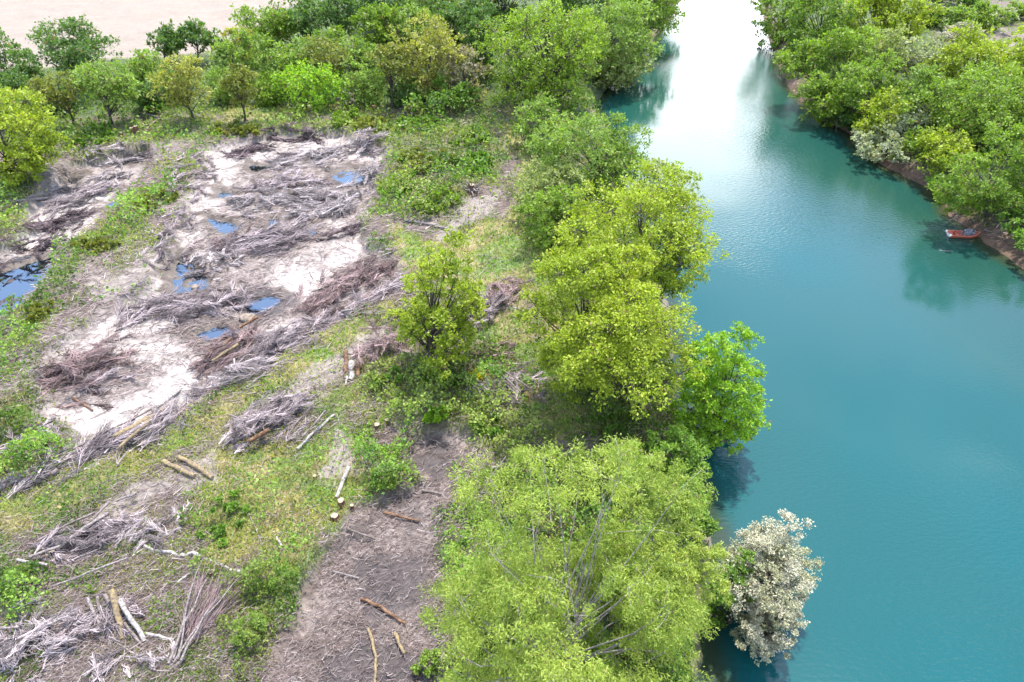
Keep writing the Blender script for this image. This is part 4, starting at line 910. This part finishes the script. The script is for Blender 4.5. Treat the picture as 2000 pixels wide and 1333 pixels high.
# bramble and weeds
def bmask(x, y, m):
    patch = sstep(fbm(x*.5, y*.5, 33, 3), .36, .52)
    return (m['bramble']*(.45+.55*patch) + .6*sstep(fbm(x*.45, y*.45, 61, 4), .50, .60) + .5*m['wood'])*off(m)*(1-m['bare']*.7)*(1-.85*m['grass'])
x, y, h, m = cover(620000, bmask, 190)
n = len(x); Z = depth(x, y, h); k_ = np.clip(Z/36, .75, 2.6)
lump = np.clip(fbm(x*.5, y*.5, 33, 3)-.40, 0, 1)*6.5*m['bramble'] + .12
P = np.c_[x, y, h + lump*(.35+.65*rng.random(n)**.35)]
D = unit(rng.normal(size=(n, 3))+np.array([0, 0, .25])); Nn = unit(rng.normal(size=(n, 3))*.8+np.array([0, 0, .8]))
g1 = np.clip(sstep(fbm(x*.9, y*.9, 91, 3), .35, .65) + .3*rng.normal(size=n), 0, 1)[:, None]
col = np.array([.090, .175, .030])*(1-g1) + np.array([.21, .31, .055])*g1
big = sstep(fbm(x*.2+3, y*.2, 23, 3), .44, .58)[:, None]; col = col*(.62+.5*big)
g3 = sstep(fbm(x*.14, y*.14, 13, 3), .5, .66)[:, None]*.6; col = col*(1-g3) + np.array([.30, .33, .085])*g3
col = col*np.array([1.02, 1.06, .95])
br = (rng.random(n) < .05+.10*sstep(fbm(x*.33, y*.33, 19, 3), .5, .64))[:, None]; col = np.where(br, np.array([.18, .125, .09]), col)*(.7+.6*rng.random((n, 1)))
L = (.10+.14*rng.random(n))*k_
link('bramble_cover', leaves('bramble_cover', P, D, Nn, L, L*.6, col), M_LEAF, kind='stuff')
# twig litter
def lmask(x, y, m):
    return .48*m['pondw']*(1-m['white']*.97)*(1-m['pud'])*(1-.6*m['pondl']) + (1+.1*m['ponds'])*(1-.45*m['wet'])*(.75*(1-m['grass']*.8)*(1-m['bramble']*.65)*(1-m['bare']*.7) + 0)*(1-m['pondw']*(.55+.45*sstep(m['n1']+m['n2'], .02, -.12)))*(1-m['field'])*(1-m['wood'])*(1-.5*m['wet'])*(1-m['pondw']*m['pud'])
x, y, h, m = cover(330000, lmask, 120)
n = len(x); Z = depth(x, y, h); k_ = np.clip(Z/36, .7, 2.0)
ang = radians(28) + rng.normal(size=n)*.75; L = (.25+.8*rng.random(n)**2)*k_*(1-.45*m['ponds'])
D = np.c_[np.cos(ang), np.sin(ang), rng.normal(size=n)*.14]
tt = np.linspace(-.5, .5, 3)
P = np.c_[x, y, h+.03+.14*rng.random(n)][:, None, :] + D[:, None, :]*(tt[None, :, None]*L[:, None, None]) + rng.normal(size=(n, 3, 3))*.03
R = ((.007+.013*rng.random(n)**3)*k_)[:, None]*np.array([[1.1, 1, .6]])
tone = np.where((rng.random(n) < .5)[:, None], np.array([.20, .165, .16]), np.array([.13, .098, .092]))
pal = (rng.random(n) < .25)[:, None]; tone = np.where(pal, np.array([.34, .295, .295]), tone)*(.7+.6*rng.random((n, 1)))*np.array([1.06, 1.0, .93])
link('twig_litter', sticks(P, R, 3, tone, 'twig_litter'), M_TWIG, kind='stuff')
